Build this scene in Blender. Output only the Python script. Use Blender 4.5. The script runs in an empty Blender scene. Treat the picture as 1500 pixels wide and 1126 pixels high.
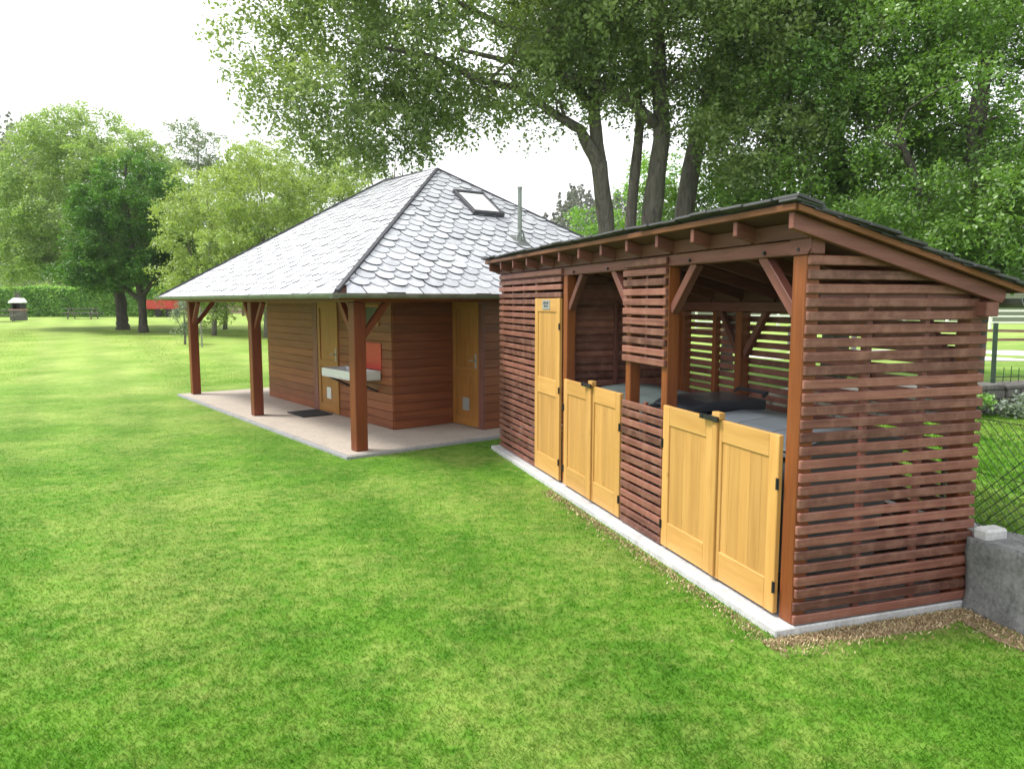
import bpy, math, random
import numpy as np
from mathutils import Vector, Matrix
random.seed(7); RNG = np.random.default_rng(7)
SC = bpy.context.scene
COL = SC.collection
R = math.radians
SHED_ROT, SHED_O = R(17.9), (1.6755, 4.3783)
CAB_ROT, CAB_O = R(37.9), (-2.0173, 9.7032)

def sstep(a, b, x):
    t = np.clip((np.asarray(x, float) - a) / (b - a), 0, 1)
    return t * t * (3 - 2 * t)
def gz(x, y):
    """height of the lawn: flat by the buildings, a gentle rise towards the trees on the far side"""
    m = 1 - sstep(-3, 10, x)
    return m * (0.5 * sstep(17, 32, y) + 0.3 * sstep(34, 62, y))
def to_world(rot, o, X, Y):
    c, s = math.cos(rot), math.sin(rot)
    return (o[0] + X * c - Y * s, o[1] + X * s + Y * c)
def to_local(rot, o, x, y):
    c, s = math.cos(rot), math.sin(rot)
    dx, dy = x - o[0], y - o[1]
    return (dx * c + dy * s, -dx * s + dy * c)
def sw(X, Y): return to_world(SHED_ROT, SHED_O, X, Y)

# ------------------------------------------------------------------ objects
def tag(o, label=None, cat=None, group=None, kind=None):
    if label: o['label'] = label
    if cat: o['category'] = cat
    if group: o['group'] = group
    if kind: o['kind'] = kind
    return o
def empty(name, loc=(0, 0, 0), rz=0, label=None, cat=None, group=None):
    o = bpy.data.objects.new(name, None); COL.objects.link(o)
    o.location = loc; o.rotation_euler = (0, 0, rz); o.empty_display_size = .2
    return tag(o, label, cat, group)
def copy_tree(o, parent=None):
    c = o.copy(); COL.objects.link(c); c.parent = parent
    for ch in [k for k in COL.objects if k.parent == o]: copy_tree(ch, c)
    return c

class MB:
    """collects solids and links them as ONE mesh object; every solid carries grain UVs and a random tint"""
    def __init__(s): s.v = []; s.f = []; s.uv = []; s.r = []
    def poly(s, pts, uvs=None, r=None):
        n = len(s.v); s.v += [tuple(p) for p in pts]; s.f.append(tuple(range(n, n + len(pts))))
        s.uv += uvs if uvs else [(p[0], p[1]) for p in pts]
        s.r.append(random.random() if r is None else r)
    def obox(s, c, ax, hs, r=None, taper=1.0):
        """oriented box: centre, three unit axes, three half sizes"""
        r = random.random() if r is None else r
        c = Vector(c); ax = [Vector(a) for a in ax]
        L = max(range(3), key=lambda i: hs[i]); A, B = [i for i in range(3) if i != L]
        off = r * 37.0
        idx = {}; n = len(s.v); k = 0
        for i in (-1, 1):
            for j in (-1, 1):
                for m in (-1, 1):
                    t = taper if m < 0 else 1
                    s.v.append(tuple(c + ax[0] * hs[0] * i * t + ax[1] * hs[1] * j * t + ax[2] * hs[2] * m))
                    idx[(i, j, m)] = n + k; k += 1
        fs = [[(-1,-1,-1),(-1,-1,1),(-1,1,1),(-1,1,-1)], [(1,-1,-1),(1,1,-1),(1,1,1),(1,-1,1)],
              [(-1,-1,-1),(1,-1,-1),(1,-1,1),(-1,-1,1)], [(-1,1,-1),(-1,1,1),(1,1,1),(1,1,-1)],
              [(-1,-1,-1),(-1,1,-1),(1,1,-1),(1,-1,-1)], [(-1,-1,1),(1,-1,1),(1,1,1),(-1,1,1)]]
        for fc in fs:
            s.f.append(tuple(idx[q] for q in fc)); s.r.append(r)
            for q in fc:
                l = q[L] * hs[L]; a = q[A] * hs[A]; b = q[B] * hs[B]
                s.uv.append((l + off, a + b * 1.0 + off * .31))
    def box(s, x0, x1, y0, y1, z0, z1, r=None, taper=1.0):
        s.obox(((x0+x1)/2, (y0+y1)/2, (z0+z1)/2), ((1,0,0),(0,1,0),(0,0,1)),
               (abs(x1-x0)/2, abs(y1-y0)/2, abs(z1-z0)/2), r, taper)
    def beam(s, a, b, w, h, up=(0, 0, 1), r=None):
        a, b = Vector(a), Vector(b); d = (b - a); L = d.length; d.normalize()
        side = d.cross(Vector(up)); side.normalize(); u = side.cross(d)
        s.obox((a + b) / 2, (d, side, u), (L/2, w/2, h/2), r)
    def tube(s, pts, rad, n=8, caps=True, r=None):
        r = random.random() if r is None else r
        P = [Vector(p) for p in pts]; rings = []; base = len(s.v); acc = 0
        ref = Vector((0.31, 0.17, 0.94))
        for i, p in enumerate(P):
            d = (P[min(i+1, len(P)-1)] - P[max(i-1, 0)]).normalized()
            x = d.cross(ref)
            if x.length < 1e-3: x = d.cross(Vector((1, 0, 0)))
            x.normalize(); y = d.cross(x)
            q = rad[i] if hasattr(rad, '__len__') else rad
            for k in range(n):
                a = 2 * math.pi * k / n
                s.v.append(tuple(p + x * math.cos(a) * q + y * math.sin(a) * q))
        for i in range(len(P) - 1):
            l = (P[i+1] - P[i]).length
            for k in range(n):
                k2 = (k + 1) % n
                s.f.append((base+i*n+k, base+i*n+k2, base+(i+1)*n+k2, base+(i+1)*n+k)); s.r.append(r)
                s.uv += [(acc, k/n), (acc, (k+1)/n), (acc+l, (k+1)/n), (acc+l, k/n)]
            acc += l
        if caps:
            s.f.append(tuple(base + k for k in range(n))[::-1]); s.r.append(r); s.uv += [(0, 0)] * n
            s.f.append(tuple(base + (len(P)-1)*n + k for k in range(n))); s.r.append(r); s.uv += [(0, 0)] * n
    def prism(s, pts, ext, r=None):
        """polygon (3-D points) extruded by vector ext"""
        r = random.random() if r is None else r
        e = Vector(ext); n = len(pts); base = len(s.v)
        s.v += [tuple(p) for p in pts] + [tuple(Vector(p) + e) for p in pts]
        def add(ids):
            s.f.append(tuple(ids)); s.r.append(r)
            s.uv += [(s.v[i][0] + s.v[i][1] + r * 9, s.v[i][2]) for i in ids]
        add([base + i for i in range(n)][::-1]); add([base + n + i for i in range(n)])
        for i in range(n):
            j = (i + 1) % n; add([base+i, base+j, base+n+j, base+n+i])
    def build(s, name, mat, parent=None, bevel=0, smooth=False, seg=1):
        me = bpy.data.meshes.new(name); me.from_pydata(s.v, [], s.f); me.materials.append(mat)
        ul = me.uv_layers.new(name='UVMap'); ul.data.foreach_set('uv', np.array(s.uv, np.float32).ravel())
        at = me.attributes.new('rnd', 'FLOAT', 'FACE'); at.data.foreach_set('value', np.array(s.r, np.float32))
        import bmesh
        bm = bmesh.new(); bm.from_mesh(me); bmesh.ops.recalc_face_normals(bm, faces=bm.faces); bm.to_mesh(me); bm.free()
        if smooth: me.polygons.foreach_set('use_smooth', [True] * len(me.polygons))
        o = bpy.data.objects.new(name, me); COL.objects.link(o); o.parent = parent
        if bevel:
            m = o.modifiers.new('bevel', 'BEVEL'); m.width = bevel; m.segments = seg; m.limit_method = 'ANGLE'; m.angle_limit = R(40)
        return o

def np_mesh(name, V, F, rnd, mat, parent=None, smooth=False):
    """F: (n,k) array of same-sized faces"""
    me = bpy.data.meshes.new(name); n, k = F.shape
    me.vertices.add(len(V)); me.vertices.foreach_set('co', V.astype(np.float32).ravel())
    me.loops.add(n * k); me.loops.foreach_set('vertex_index', F.astype(np.int32).ravel())
    me.polygons.add(n); me.polygons.foreach_set('loop_start', np.arange(0, n * k, k, dtype=np.int32))
    me.update(calc_edges=True)
    if rnd is not None:
        at = me.attributes.new('rnd', 'FLOAT', 'FACE'); at.data.foreach_set('value', rnd.astype(np.float32))
    if smooth: me.polygons.foreach_set('use_smooth', np.ones(n, bool))
    me.materials.append(mat)
    o = bpy.data.objects.new(name, me); COL.objects.link(o); o.parent = parent
    return o

# ------------------------------------------------------------------ materials
class NT:
    def __init__(s, name):
        s.m = bpy.data.materials.new(name); s.m.use_nodes = True
        s.t = s.m.node_tree; s.n = s.t.nodes; s.n.clear(); s.out = s.n.new('ShaderNodeOutputMaterial')
    def new(s, t, **kw):
        nd = s.n.new('ShaderNode' + t)
        for k, v in kw.items(): setattr(nd, k, v)
        return nd
    def link(s, a, b): s.t.links.new(a, b)
    def noise(s, vec, scale, detail=4, rough=.55, dist=0):
        n = s.new('TexNoise'); n.inputs['Scale'].default_value = scale; n.inputs['Detail'].default_value = detail
        n.inputs['Roughness'].default_value = rough; n.inputs['Distortion'].default_value = dist
        if vec is not None: s.link(vec, n.inputs['Vector'])
        return n.outputs['Fac']
    def ramp(s, fac, stops):
        r = s.new('ValToRGB'); e = r.color_ramp.elements
        while len(e) < len(stops): e.new(.5)
        for q, (p, c) in zip(e, stops): q.position = p; q.color = (*c, 1) if len(c) == 3 else c
        s.link(fac, r.inputs['Fac']); return r.outputs['Color']
    def mix(s, fac, a, b, mode='MIX'):
        m = s.new('MixRGB', blend_type=mode)
        for i, q in (('Fac', fac), ('Color1', a), ('Color2', b)):
            if hasattr(q, 'is_linked'): s.link(q, m.inputs[i])
            else: m.inputs[i].default_value = q if i == 'Fac' else (*q, 1)
        return m.outputs['Color']
    def map(s, vec, scale=(1, 1, 1)):
        m = s.new('Mapping'); m.inputs['Scale'].default_value = scale; s.link(vec, m.inputs['Vector']); return m.outputs['Vector']
    def math(s, op, a, b=0.0):
        m = s.new('Math', operation=op)
        for i, q in enumerate((a, b)):
            if hasattr(q, 'is_linked'): s.link(q, m.inputs[i])
            else: m.inputs[i].default_value = q
        return m.outputs[0]
    def coord(s, w): return s.new('TexCoord').outputs[w]
    def rnd(s): return s.new('Attribute', attribute_name='rnd').outputs['Fac']
    def principled(s, color, rough=.6, spec=.5, metal=0, bump=None, bs=.3, bd=.01):
        p = s.new('BsdfPrincipled')
        if hasattr(color, 'is_linked'): s.link(color, p.inputs['Base Color'])
        else: p.inputs['Base Color'].default_value = (*color, 1)
        if hasattr(rough, 'is_linked'): s.link(rough, p.inputs['Roughness'])
        else: p.inputs['Roughness'].default_value = rough
        p.inputs['Specular IOR Level'].default_value = spec; p.inputs['Metallic'].default_value = metal
        if bump is not None:
            b = s.new('Bump'); b.inputs['Strength'].default_value = bs; b.inputs['Distance'].default_value = bd
            s.link(bump, b.inputs['Height']); s.link(b.outputs['Normal'], p.inputs['Normal'])
        s.link(p.outputs[0], s.out.inputs['Surface']); return s.m

def wood(name, dark, mid, light, rough=.55, grain=26, var=.35, knots=False, spec=.35, stain=None, sscale=2.6):
    t = NT(name); uv = t.coord('UV')
    g = t.noise(t.map(uv, (1.6, grain, 1)), 1.0, 6, .62, .6)
    c = t.ramp(g, [(.28, dark), (.5, mid), (.74, light)])
    big = t.noise(t.map(uv, (.9, 3, 1)), 1.0, 3)
    c = t.mix(.35, c, t.ramp(big, [(.3, dark), (.7, light)]))
    if knots:
        v = t.new('TexVoronoi'); v.inputs['Scale'].default_value = 2.2; t.link(t.map(uv, (1, 3.2, 1)), v.inputs['Vector'])
        c = t.mix(t.ramp(v.outputs['Distance'], [(0, (.75,)*3), (.075, (.0,)*3)]), c, tuple(q * .45 for q in dark))
    f = t.ramp(t.rnd(), [(0, (1 - var,) * 3), (1, (1 + var * .45,) * 3)])
    c = t.mix(1, c, f, 'MULTIPLY')
    if stain:
        n = t.noise(t.coord('Object'), sscale, 6, .7)
        c = t.mix(t.ramp(n, [(.45, (0,)*3), (.75, (.55,)*3)]), c, stain)
    return t.principled(c, rough, spec, bump=g, bs=.35, bd=.004)

M = {}
M['slat'] = wood('slat_wood', (.09, .03, .02), (.19, .07, .049), (.31, .132, .096), .55, 44, .5, True, stain=(.36, .19, .14), sscale=8)
M['stain'] = wood('stained_beam_wood', (.095, .029, .021), (.16, .056, .041), (.24, .098, .076), .5, 22, .25, True)
M['post'] = wood('orange_stained_post_wood', (.12, .03, .008), (.205, .058, .015), (.29, .092, .027), .45, 20, .2, True)
M['cpost'] = wood('red_stained_post_wood', (.11, .025, .009), (.175, .04, .014), (.235, .06, .022), .42, 20, .2, True)
M['pine'] = wood('honey_pine_wood', (.45, .23, .062), (.55, .305, .09), (.635, .38, .132), .4, 16, .14, True, .4)
M['pinedk'] = wood('pine_panel_wood', (.40, .205, .057), (.5, .272, .08), (.585, .34, .112), .42, 26, .13, True, .4)
M['olddoor'] = wood('amber_door_wood', (.22, .085, .016), (.32, .135, .028), (.41, .19, .046), .42, 16, .12)
M['siding'] = wood('red_brown_siding_wood', (.125, .032, .012), (.2, .058, .021), (.28, .092, .034), .45, 20, .22)
M['deck'] = wood('roof_board_wood', (.055, .018, .010), (.09, .032, .016), (.13, .05, .024), .6, 20, .3)
M['lath'] = wood('edge_lath_wood', (.12, .042, .014), (.19, .07, .024), (.25, .1, .036), .6, 20, .3)
M['silver'] = wood('weathered_wood', (.10, .09, .085), (.19, .175, .165), (.28, .265, .25), .8, 20, .3)
M['railwood'] = wood('rail_wood', (.12, .07, .045), (.2, .125, .085), (.29, .19, .13), .8, 20, .3)

def slate(name, a, b, rough=.42):
    t = NT(name)
    c = t.ramp(t.rnd(), [(0, a), (1, b)])
    edge = t.math('LESS_THAN', t.rnd(), -.5)      # shade in the gaps under each slate, painted onto its edge faces
    n = t.noise(t.coord('Object'), 9, 6)
    c = t.mix(.4, c, t.ramp(n, [(.3, tuple(q * .7 for q in a)), (.75, tuple(min(1, q * 1.15) for q in b))]))
    n2 = t.noise(t.coord('Object'), 55, 4)
    c = t.mix(t.ramp(n2, [(.63, (0,)*3), (.72, (.35,)*3)]), c, (.09, .1, .07))
    c = t.mix(edge, c, (.05, .05, .055))
    return t.principled(c, rough, .5, bump=n, bs=.25, bd=.01)
M['slate'] = slate('silvery_slate', (.41, .42, .455), (.575, .59, .62))
M['slatedk'] = slate('dark_slate', (.02, .021, .024), (.065, .067, .07), .65)

def simple(name, col, rough=.5, metal=0, spec=.5, nscale=20, namt=.25, bs=.15):
    t = NT(name); n = t.noise(t.coord('Object'), nscale, 5)
    c = t.ramp(n, [(.3, tuple(q * (1 - namt) for q in col)), (.7, tuple(min(1, q * (1 + namt)) for q in col))])
    return t.principled(c, rough, spec, metal, n, bs, .003)
M['zinc'] = simple('zinc_gutter', (.2, .215, .21), .5, .4, nscale=6)
M['flue'] = simple('weathered_steel', (.2, .225, .2), .4, .6, nscale=8)
M['black'] = simple('black_metal', (.014, .014, .016), .45)
M['hip'] = simple('dark_hip_cap', (.045, .045, .055), .55)
M['bin'] = simple('grey_bin_plastic', (.17, .19, .205), .4, nscale=5, namt=.12, bs=.04)
M['binlid'] = simple('blue_grey_lid_plastic', (.115, .135, .155), .38, nscale=5, namt=.12, bs=.04)
M['binlid2'] = simple('green_grey_lid_plastic', (.085, .11, .108), .38, nscale=5, namt=.12, bs=.04)
M['bindark'] = simple('charcoal_bin_plastic', (.03, .035, .045), .3, nscale=5, namt=.12, bs=.04)
M['rubber'] = simple('rubber', (.018, .018, .018), .85)
M['mat'] = simple('coir_mat', (.022, .02, .024), .95, nscale=120, bs=.6)
M['sink'] = simple('white_enamel', (.62, .64, .64), .25, namt=.05, bs=.02)
M['red'] = simple('red_panel', (.48, .035, .03), .35, namt=.1, bs=.02)
M['redpaint'] = simple('red_paint', (.5, .045, .035), .45, namt=.2)
M['white'] = simple('white_paint', (.75, .75, .73), .5, namt=.06)
M['plate'] = simple('grey_plate', (.34, .35, .34), .35, .2, namt=.1)
M['mark'] = simple('plate_print', (.05, .055, .06), .6)
M['green_metal'] = simple('dark_green_wire', (.025, .05, .03), .5)
M['galv'] = simple('galvanised_wire', (.035, .05, .035), .5, .2)
M['render'] = simple('pale_render', (.55, .45, .38), .9, nscale=3, namt=.12)
M['tile'] = simple('red_roof_tile', (.36, .14, .085), .8, nscale=4)
M['glassdk'] = simple('window_glass', (.03, .035, .04), .06, 0, .8, namt=.02, bs=0)
M['skyglass'] = simple('skylight_glass', (.12, .14, .1), .05, 0, 1.0, namt=.02, bs=0)
M['pane_sky'] = simple('pane_white_sky_reflection', (.8, .8, .8), .06, 0, 1.0, namt=.01, bs=0)  # white base paints the sky's reflection into the skylight pane

def concrete(name, a, b, stain=(.05, .05, .045), amt=.6, rough=.9, sc=3.0):
    t = NT(name); o = t.coord('Object'); n = t.noise(o, sc, 8, .65)
    c = t.ramp(n, [(.3, a), (.7, b)])
    n2 = t.noise(t.map(o, (1, 1, .45)), sc * .9 + 1.3, 6, .7, .8)
    c = t.mix(t.ramp(n2, [(.48, (0,)*3), (.7, (amt,)*3)]), c, stain)
    n3 = t.noise(o, 34, 8, .7)
    c = t.mix(.4, c, t.ramp(n3, [(.35, tuple(q*.6 for q in a)), (.65, b)]))
    return t.principled(c, rough, .3, bump=n3, bs=.45, bd=.01)
M['slab'] = concrete('pale_concrete', (.44, .44, .45), (.62, .62, .62), (.2, .18, .145), .6)
M['patio'] = concrete('pink_gravel_concrete', (.41, .355, .30), (.52, .455, .39), (.3, .265, .22), .3)
M['kerb'] = concrete('grey_kerb', (.26, .265, .27), (.36, .365, .37), (.14, .16, .1), .4)
M['oldwall'] = concrete('weathered_wall_concrete', (.105, .108, .105), (.34, .345, .34), (.028, .03, .026), .9, .95, 3.0)
M['cap'] = concrete('fresh_mortar', (.5, .5, .49), (.62, .62, .61), (.3, .3, .3), .4)
M['stone'] = concrete('dark_field_stone', (.07, .066, .06), (.2, .19, .175), (.03, .03, .03), .7, .95, 5)
M['road'] = concrete('pale_gravel_road', (.52, .49, .47), (.62, .59, .57), (.4, .37, .34), .3)
M['brick'] = concrete('reddish_stone', (.3, .16, .12), (.42, .26, .2), (.2, .15, .12), .4)

def bark(name, a, b):
    t = NT(name); o = t.coord('Object'); g = t.noise(t.map(o, (7, 7, 1.6)), 1.0, 8, .7, 1.2)
    c = t.ramp(g, [(.32, a), (.68, b)])
    m = t.noise(o, 1.7, 4)
    c = t.mix(t.ramp(m, [(.5, (0,)*3), (.72, (.4,)*3)]), c, (.10, .115, .06))
    return t.principled(c, .95, .2, bump=g, bs=.8, bd=.03)
M['bark'] = bark('grey_bark', (.07, .062, .054), (.25, .225, .195))
M['barkdk'] = bark('dark_bark', (.04, .034, .03), (.12, .105, .092))

def leaf(name, dark, mid, light, trans=.4, gloss=.06):
    t = NT(name)
    c = t.ramp(t.rnd(), [(0, dark), (.5, mid), (1, light)])
    o = t.noise(t.coord('Object'), .55, 3)
    c = t.mix(t.ramp(o, [(.4, (0,)*3), (.65, (.45,)*3)]), c, light)
    d = t.new('BsdfDiffuse'); t.link(c, d.inputs['Color'])
    tr = t.new('BsdfTranslucent'); c2 = t.mix(1, c, (1.25, 1.25, .6), 'MULTIPLY'); t.link(c2, tr.inputs['Color'])
    m = t.new('MixShader'); m.inputs[0].default_value = trans; t.link(d.outputs[0], m.inputs[1]); t.link(tr.outputs[0], m.inputs[2])
    gl = t.new('BsdfGlossy'); gl.inputs['Roughness'].default_value = .45
    m2 = t.new('MixShader'); m2.inputs[0].default_value = gloss; t.link(m.outputs[0], m2.inputs[1]); t.link(gl.outputs[0], m2.inputs[2])
    t.link(m2.outputs[0], t.out.inputs['Surface']); return t.m
M['lf_big'] = leaf('cherry_leaves', (.085, .14, .042), (.17, .255, .075), (.31, .405, .14))
M['lf_right'] = leaf('shady_leaves', (.05, .125, .022), (.115, .24, .038), (.25, .42, .08))
M['lf_lime'] = leaf('pale_lime_leaves', (.17, .27, .08), (.27, .40, .125), (.38, .51, .2))
M['lf_maple'] = leaf('maple_leaves', (.025, .09, .015), (.06, .175, .026), (.16, .33, .05))
M['lf_airy'] = leaf('spring_leaves', (.2, .3, .075), (.3, .41, .11), (.4, .5, .17))
M['lf_grey'] = leaf('grey_green_leaves', (.14, .19, .12), (.2, .26, .17), (.27, .33, .23))
M['lf_hedge'] = leaf('hedge_leaves', (.11, .27, .04), (.2, .42, .07), (.34, .56, .13))
M['lf_bush'] = leaf('bush_leaves', (.14, .22, .06), (.2, .3, .09), (.29, .4, .14))
M['lf_silver'] = leaf('silver_leaves', (.12, .17, .12), (.18, .24, .18), (.25, .31, .25))
M['needle'] = leaf('pine_needles', (.085, .10, .07), (.12, .14, .10), (.165, .18, .13), .2)

def lawn_color(t):
    o = t.new('NewGeometry').outputs['Position']
    n1 = t.noise(o, .5, 6, .68); n2 = t.noise(o, 1.9, 6, .68); n3 = t.noise(t.map(o, (1, 1, 1)), 9, 4, .6)
    g = t.ramp(n2, [(.3, (.046, .14, .009)), (.5, (.076, .188, .015)), (.7, (.125, .25, .027))])
    straw = t.math('ADD', t.math('MULTIPLY', n1, .6), t.math('MULTIPLY', n3, .4))
    c = t.mix(t.ramp(straw, [(.45, (0,)*3), (.64, (.7,)*3)]), g, (.28, .335, .085))
    # brighter sun on the open field beyond the buildings painted into the colour; mowing stripes
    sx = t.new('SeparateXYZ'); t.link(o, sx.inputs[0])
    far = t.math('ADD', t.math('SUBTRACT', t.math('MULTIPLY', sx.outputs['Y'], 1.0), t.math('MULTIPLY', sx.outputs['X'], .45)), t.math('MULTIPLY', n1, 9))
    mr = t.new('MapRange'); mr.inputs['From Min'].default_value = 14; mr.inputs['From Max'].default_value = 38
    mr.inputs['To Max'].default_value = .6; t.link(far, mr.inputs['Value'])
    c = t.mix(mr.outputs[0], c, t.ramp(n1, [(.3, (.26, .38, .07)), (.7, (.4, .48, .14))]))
    st = t.math('SINE', t.math('ADD', t.math('ADD', t.math('MULTIPLY', sx.outputs['X'], 3.3), t.math('MULTIPLY', sx.outputs['Y'], 1.9)), t.math('MULTIPLY', n1, 5)))
    c = t.mix(1, c, t.ramp(t.math('ADD', t.math('MULTIPLY', st, .5), .5), [(0, (.93,)*3), (1, (1.05,)*3)]), 'MULTIPLY')
    return c, n3
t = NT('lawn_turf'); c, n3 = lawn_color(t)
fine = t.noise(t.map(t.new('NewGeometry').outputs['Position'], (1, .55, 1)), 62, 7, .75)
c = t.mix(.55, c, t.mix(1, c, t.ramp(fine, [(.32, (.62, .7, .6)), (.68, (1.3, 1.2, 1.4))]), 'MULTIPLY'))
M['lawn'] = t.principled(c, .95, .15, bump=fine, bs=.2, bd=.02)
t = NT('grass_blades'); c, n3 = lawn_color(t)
c = t.mix(1, c, t.ramp(t.rnd(), [(0, (1.3, 1.32, 1.3)), (.55, (1.45, 1.44, 1.4)), (.96, (1.55, 1.5, 1.55)), (1, (2.3, 1.7, 3.2))]), 'MULTIPLY')
d = t.new('BsdfDiffuse'); t.link(c, d.inputs['Color']); tr = t.new('BsdfTranslucent'); t.link(c, tr.inputs['Color'])
ms = t.new('MixShader'); ms.inputs[0].default_value = .5; t.link(d.outputs[0], ms.inputs[1]); t.link(tr.outputs[0], ms.inputs[2])
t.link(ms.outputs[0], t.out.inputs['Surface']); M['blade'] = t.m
t = NT('dry_clippings'); c = t.ramp(t.rnd(), [(0, (.2, .13, .07)), (.5, (.45, .34, .19)), (1, (.66, .56, .36))])
M['straw'] = t.principled(c, .9, .1)
t = NT('bare_soil'); n = t.noise(t.coord('Object'), 14, 7, .7)
M['soil'] = t.principled(t.ramp(n, [(.3, (.16, .105, .065)), (.7, (.42, .31, .2))]), 1, .1, bump=n, bs=.9, bd=.03)
t = NT('forest_floor'); n = t.noise(t.coord('Object'), .08, 6)
M['hill'] = t.principled(t.ramp(n, [(.3, (.05, .07, .035)), (.7, (.09, .10, .06))]), 1, .1)

# ------------------------------------------------------------------ ground
def grid(xs, ys, zf, name, mat):
    xs, ys = np.asarray(xs), np.asarray(ys); X, Y = np.meshgrid(xs, ys)
    V = np.stack([X.ravel(), Y.ravel(), zf(X, Y).ravel()], 1); nx = len(xs)
    i, j = np.meshgrid(np.arange(nx - 1), np.arange(len(ys) - 1)); a = (j * nx + i).ravel()
    return np_mesh(name, V, np.stack([a, a + 1, a + nx + 1, a + nx], 1), None, mat, smooth=True)
lx = np.concatenate([[-600, -300, -150, -90], np.arange(-60, 30, 1.5), [35, 45, 60, 90, 150, 300, 600]])
ly = np.concatenate([[-60, -20, -8], np.arange(-4, 70, 1.5), [75, 85, 100, 140, 200, 300, 450, 700]])
def lawn_h(X, Y):
    b = .018 * np.sin(X * 1.1 + .7 * Y) * sstep(8, 14, np.hypot(X - 1, Y - 4))
    return gz(X, Y) + np.where(Y > 17, b, 0)
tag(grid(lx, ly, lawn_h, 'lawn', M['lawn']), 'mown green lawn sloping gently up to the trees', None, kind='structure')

def shed_frame(o): o.location = (SHED_O[0], SHED_O[1], 0); o.rotation_euler = (0, 0, SHED_ROT); return o
# raised lawn held by the old concrete wall, behind the bin shed
def raised(X, Y): return .44 * (1 - sstep(7.6, 9.2, X)) * (1 - sstep(4.2, 6.2, Y)) * sstep(-9, -7, Y) + .012 * np.sin(X * 2.1) * np.sin(Y * 1.7) - .02
tag(shed_frame(grid(np.linspace(1.5, 9.4, 28), np.linspace(-9, 6.4, 40), raised, 'raised_lawn', M['lawn'])), 'raised lawn behind the old concrete wall', kind='structure')

# ------------------------------------------------------------------ patio and cabin
cab = empty('wooden_cabin', (CAB_O[0], CAB_O[1], 0), CAB_ROT,
            'red-brown timber cabin with hipped silvery slate roof, skylight and open porch', 'cabin')
b = MB(); b.box(-.25, 6.2, -.2, 7.95, -.05, .045)
pat = b.build('patio', M['patio'], None); pat.location = cab.location; pat.rotation_euler = cab.rotation_euler
tag(pat, 'pinkish concrete porch floor under the cabin eaves', kind='structure')
b = MB(); b.box(-.31, -.252, -.26, 8.0, -.05, .04); b.box(-.25, 6.2, -.26, -.202, -.05, .04)
k = b.build('patio_kerb', M['kerb'], None, .006); k.location = cab.location; k.rotation_euler = cab.rotation_euler
tag(k, 'grey kerb edging the porch floor', kind='structure')

E = [(-.5, -.5), (6.5, -.5), (6.5, 8.2), (-.5, 8.2)]; ZE = 2.1
A, B_ = Vector((3, 2.75, 4.34)), Vector((3, 4.75, 4.38))
def slate_face(mb, P0, P1, Q0, Q1, w, row, thick, top_thick=.0, ragged=0.0):
    """courses of round-ended slates on the plane P0-P1 (eave) to Q0-Q1 (top)"""
    P0, P1, Q0, Q1 = map(Vector, (P0, P1, Q0, Q1))
    s = (P1 - P0).normalized(); up = (Q0 - P0) - s * (Q0 - P0).dot(s); H = up.length; up.normalize()
    nrm = s.cross(up).normalized(); nrm = nrm if nrm.z > 0 else -nrm
    L = (P1 - P0).length; a0 = (Q0 - P0).dot(s); a1 = (Q1 - P0).dot(s)
    nr = int(H / row) + 1
    for j in range(nr):
        t0 = j * row - .03; off = (j % 2) * w / 2 + random.uniform(-.02, .02)
        n = int(L / w) + 3
        for i in range(-1, n):
            cx = i * w + off + random.uniform(-.012, .012); f = min(1, max(0, (t0 + row) / H))
            lo, hi = a0 * f, L + (a1 - L) * f
            if cx + w/2 < lo or cx - w/2 > hi: continue
            ww = w * .5 * random.uniform(.96, 1.02); rl = random.uniform(-.012, .012) - ragged * random.random()
            th = thick * random.uniform(.7, 1.4); pts = []
            for q in range(7):
                a = math.pi * q / 6
                pts.append((cx - ww * math.cos(a), t0 + rl + (0 if j == 0 else row * .85 * (1 - math.sin(a) ** .9))))
            pts += [(cx + ww, t0 + row * 1.75), (cx - ww, t0 + row * 1.75)]
            T = []; Bm = []
            for (x, y) in pts:
                y = min(y, H); ff = max(0, min(1, y / H)); x = min(max(x, a0 * ff), L + (a1 - L) * ff)
                lift = th * (1.25 - (y - t0) / (row * 1.75) * 1.1)
                p = P0 + s * x + up * y
                T.append(p + nrm * (lift + .006)); Bm.append(p + nrm * (lift + .006 - th))
            r = random.random()
            mb.poly(T, r=r)
            for q in range(8): mb.poly([Bm[q], Bm[q+1], T[q+1], T[q]], r=-1)
            mb.poly([Bm[8], Bm[0], T[0], T[8]], r=-1)
e3 = [Vector((x, y, ZE)) for x, y in E]
b = MB()
slate_face(b, e3[0], e3[1], A, A, .27, .165, .02)
slate_face(b, e3[3], e3[0], B_, A, .25, .16, .012)
slate_face(b, e3[1], e3[2], A, B_, .26, .17, .011)
slate_face(b, e3[2], e3[3], B_, B_, .26, .17, .011)
roof = b.build('roof', M['slate'], cab)
b = MB(); d = Vector((0, 0, -.05))
for q in ([e3[0], e3[1], A], [e3[3], e3[0], A, B_], [e3[1], e3[2], B_, A], [e3[2], e3[3], B_]): b.prism([p + Vector((0, 0, -.003)) for p in q], d)
b.build('roof_deck', M['deck'], roof)
b = MB()
for p, q in ((e3[0], A), (e3[1], A), (e3[2], B_), (e3[3], B_), (A, B_)):
    dd = (q - p); b.beam(p + Vector((0, 0, .03)), q + Vector((0, 0, .035)), .055 if q is not B_ or p is A else .055, .035)
b.build('hip_cap', M['hip'], roof)
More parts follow.
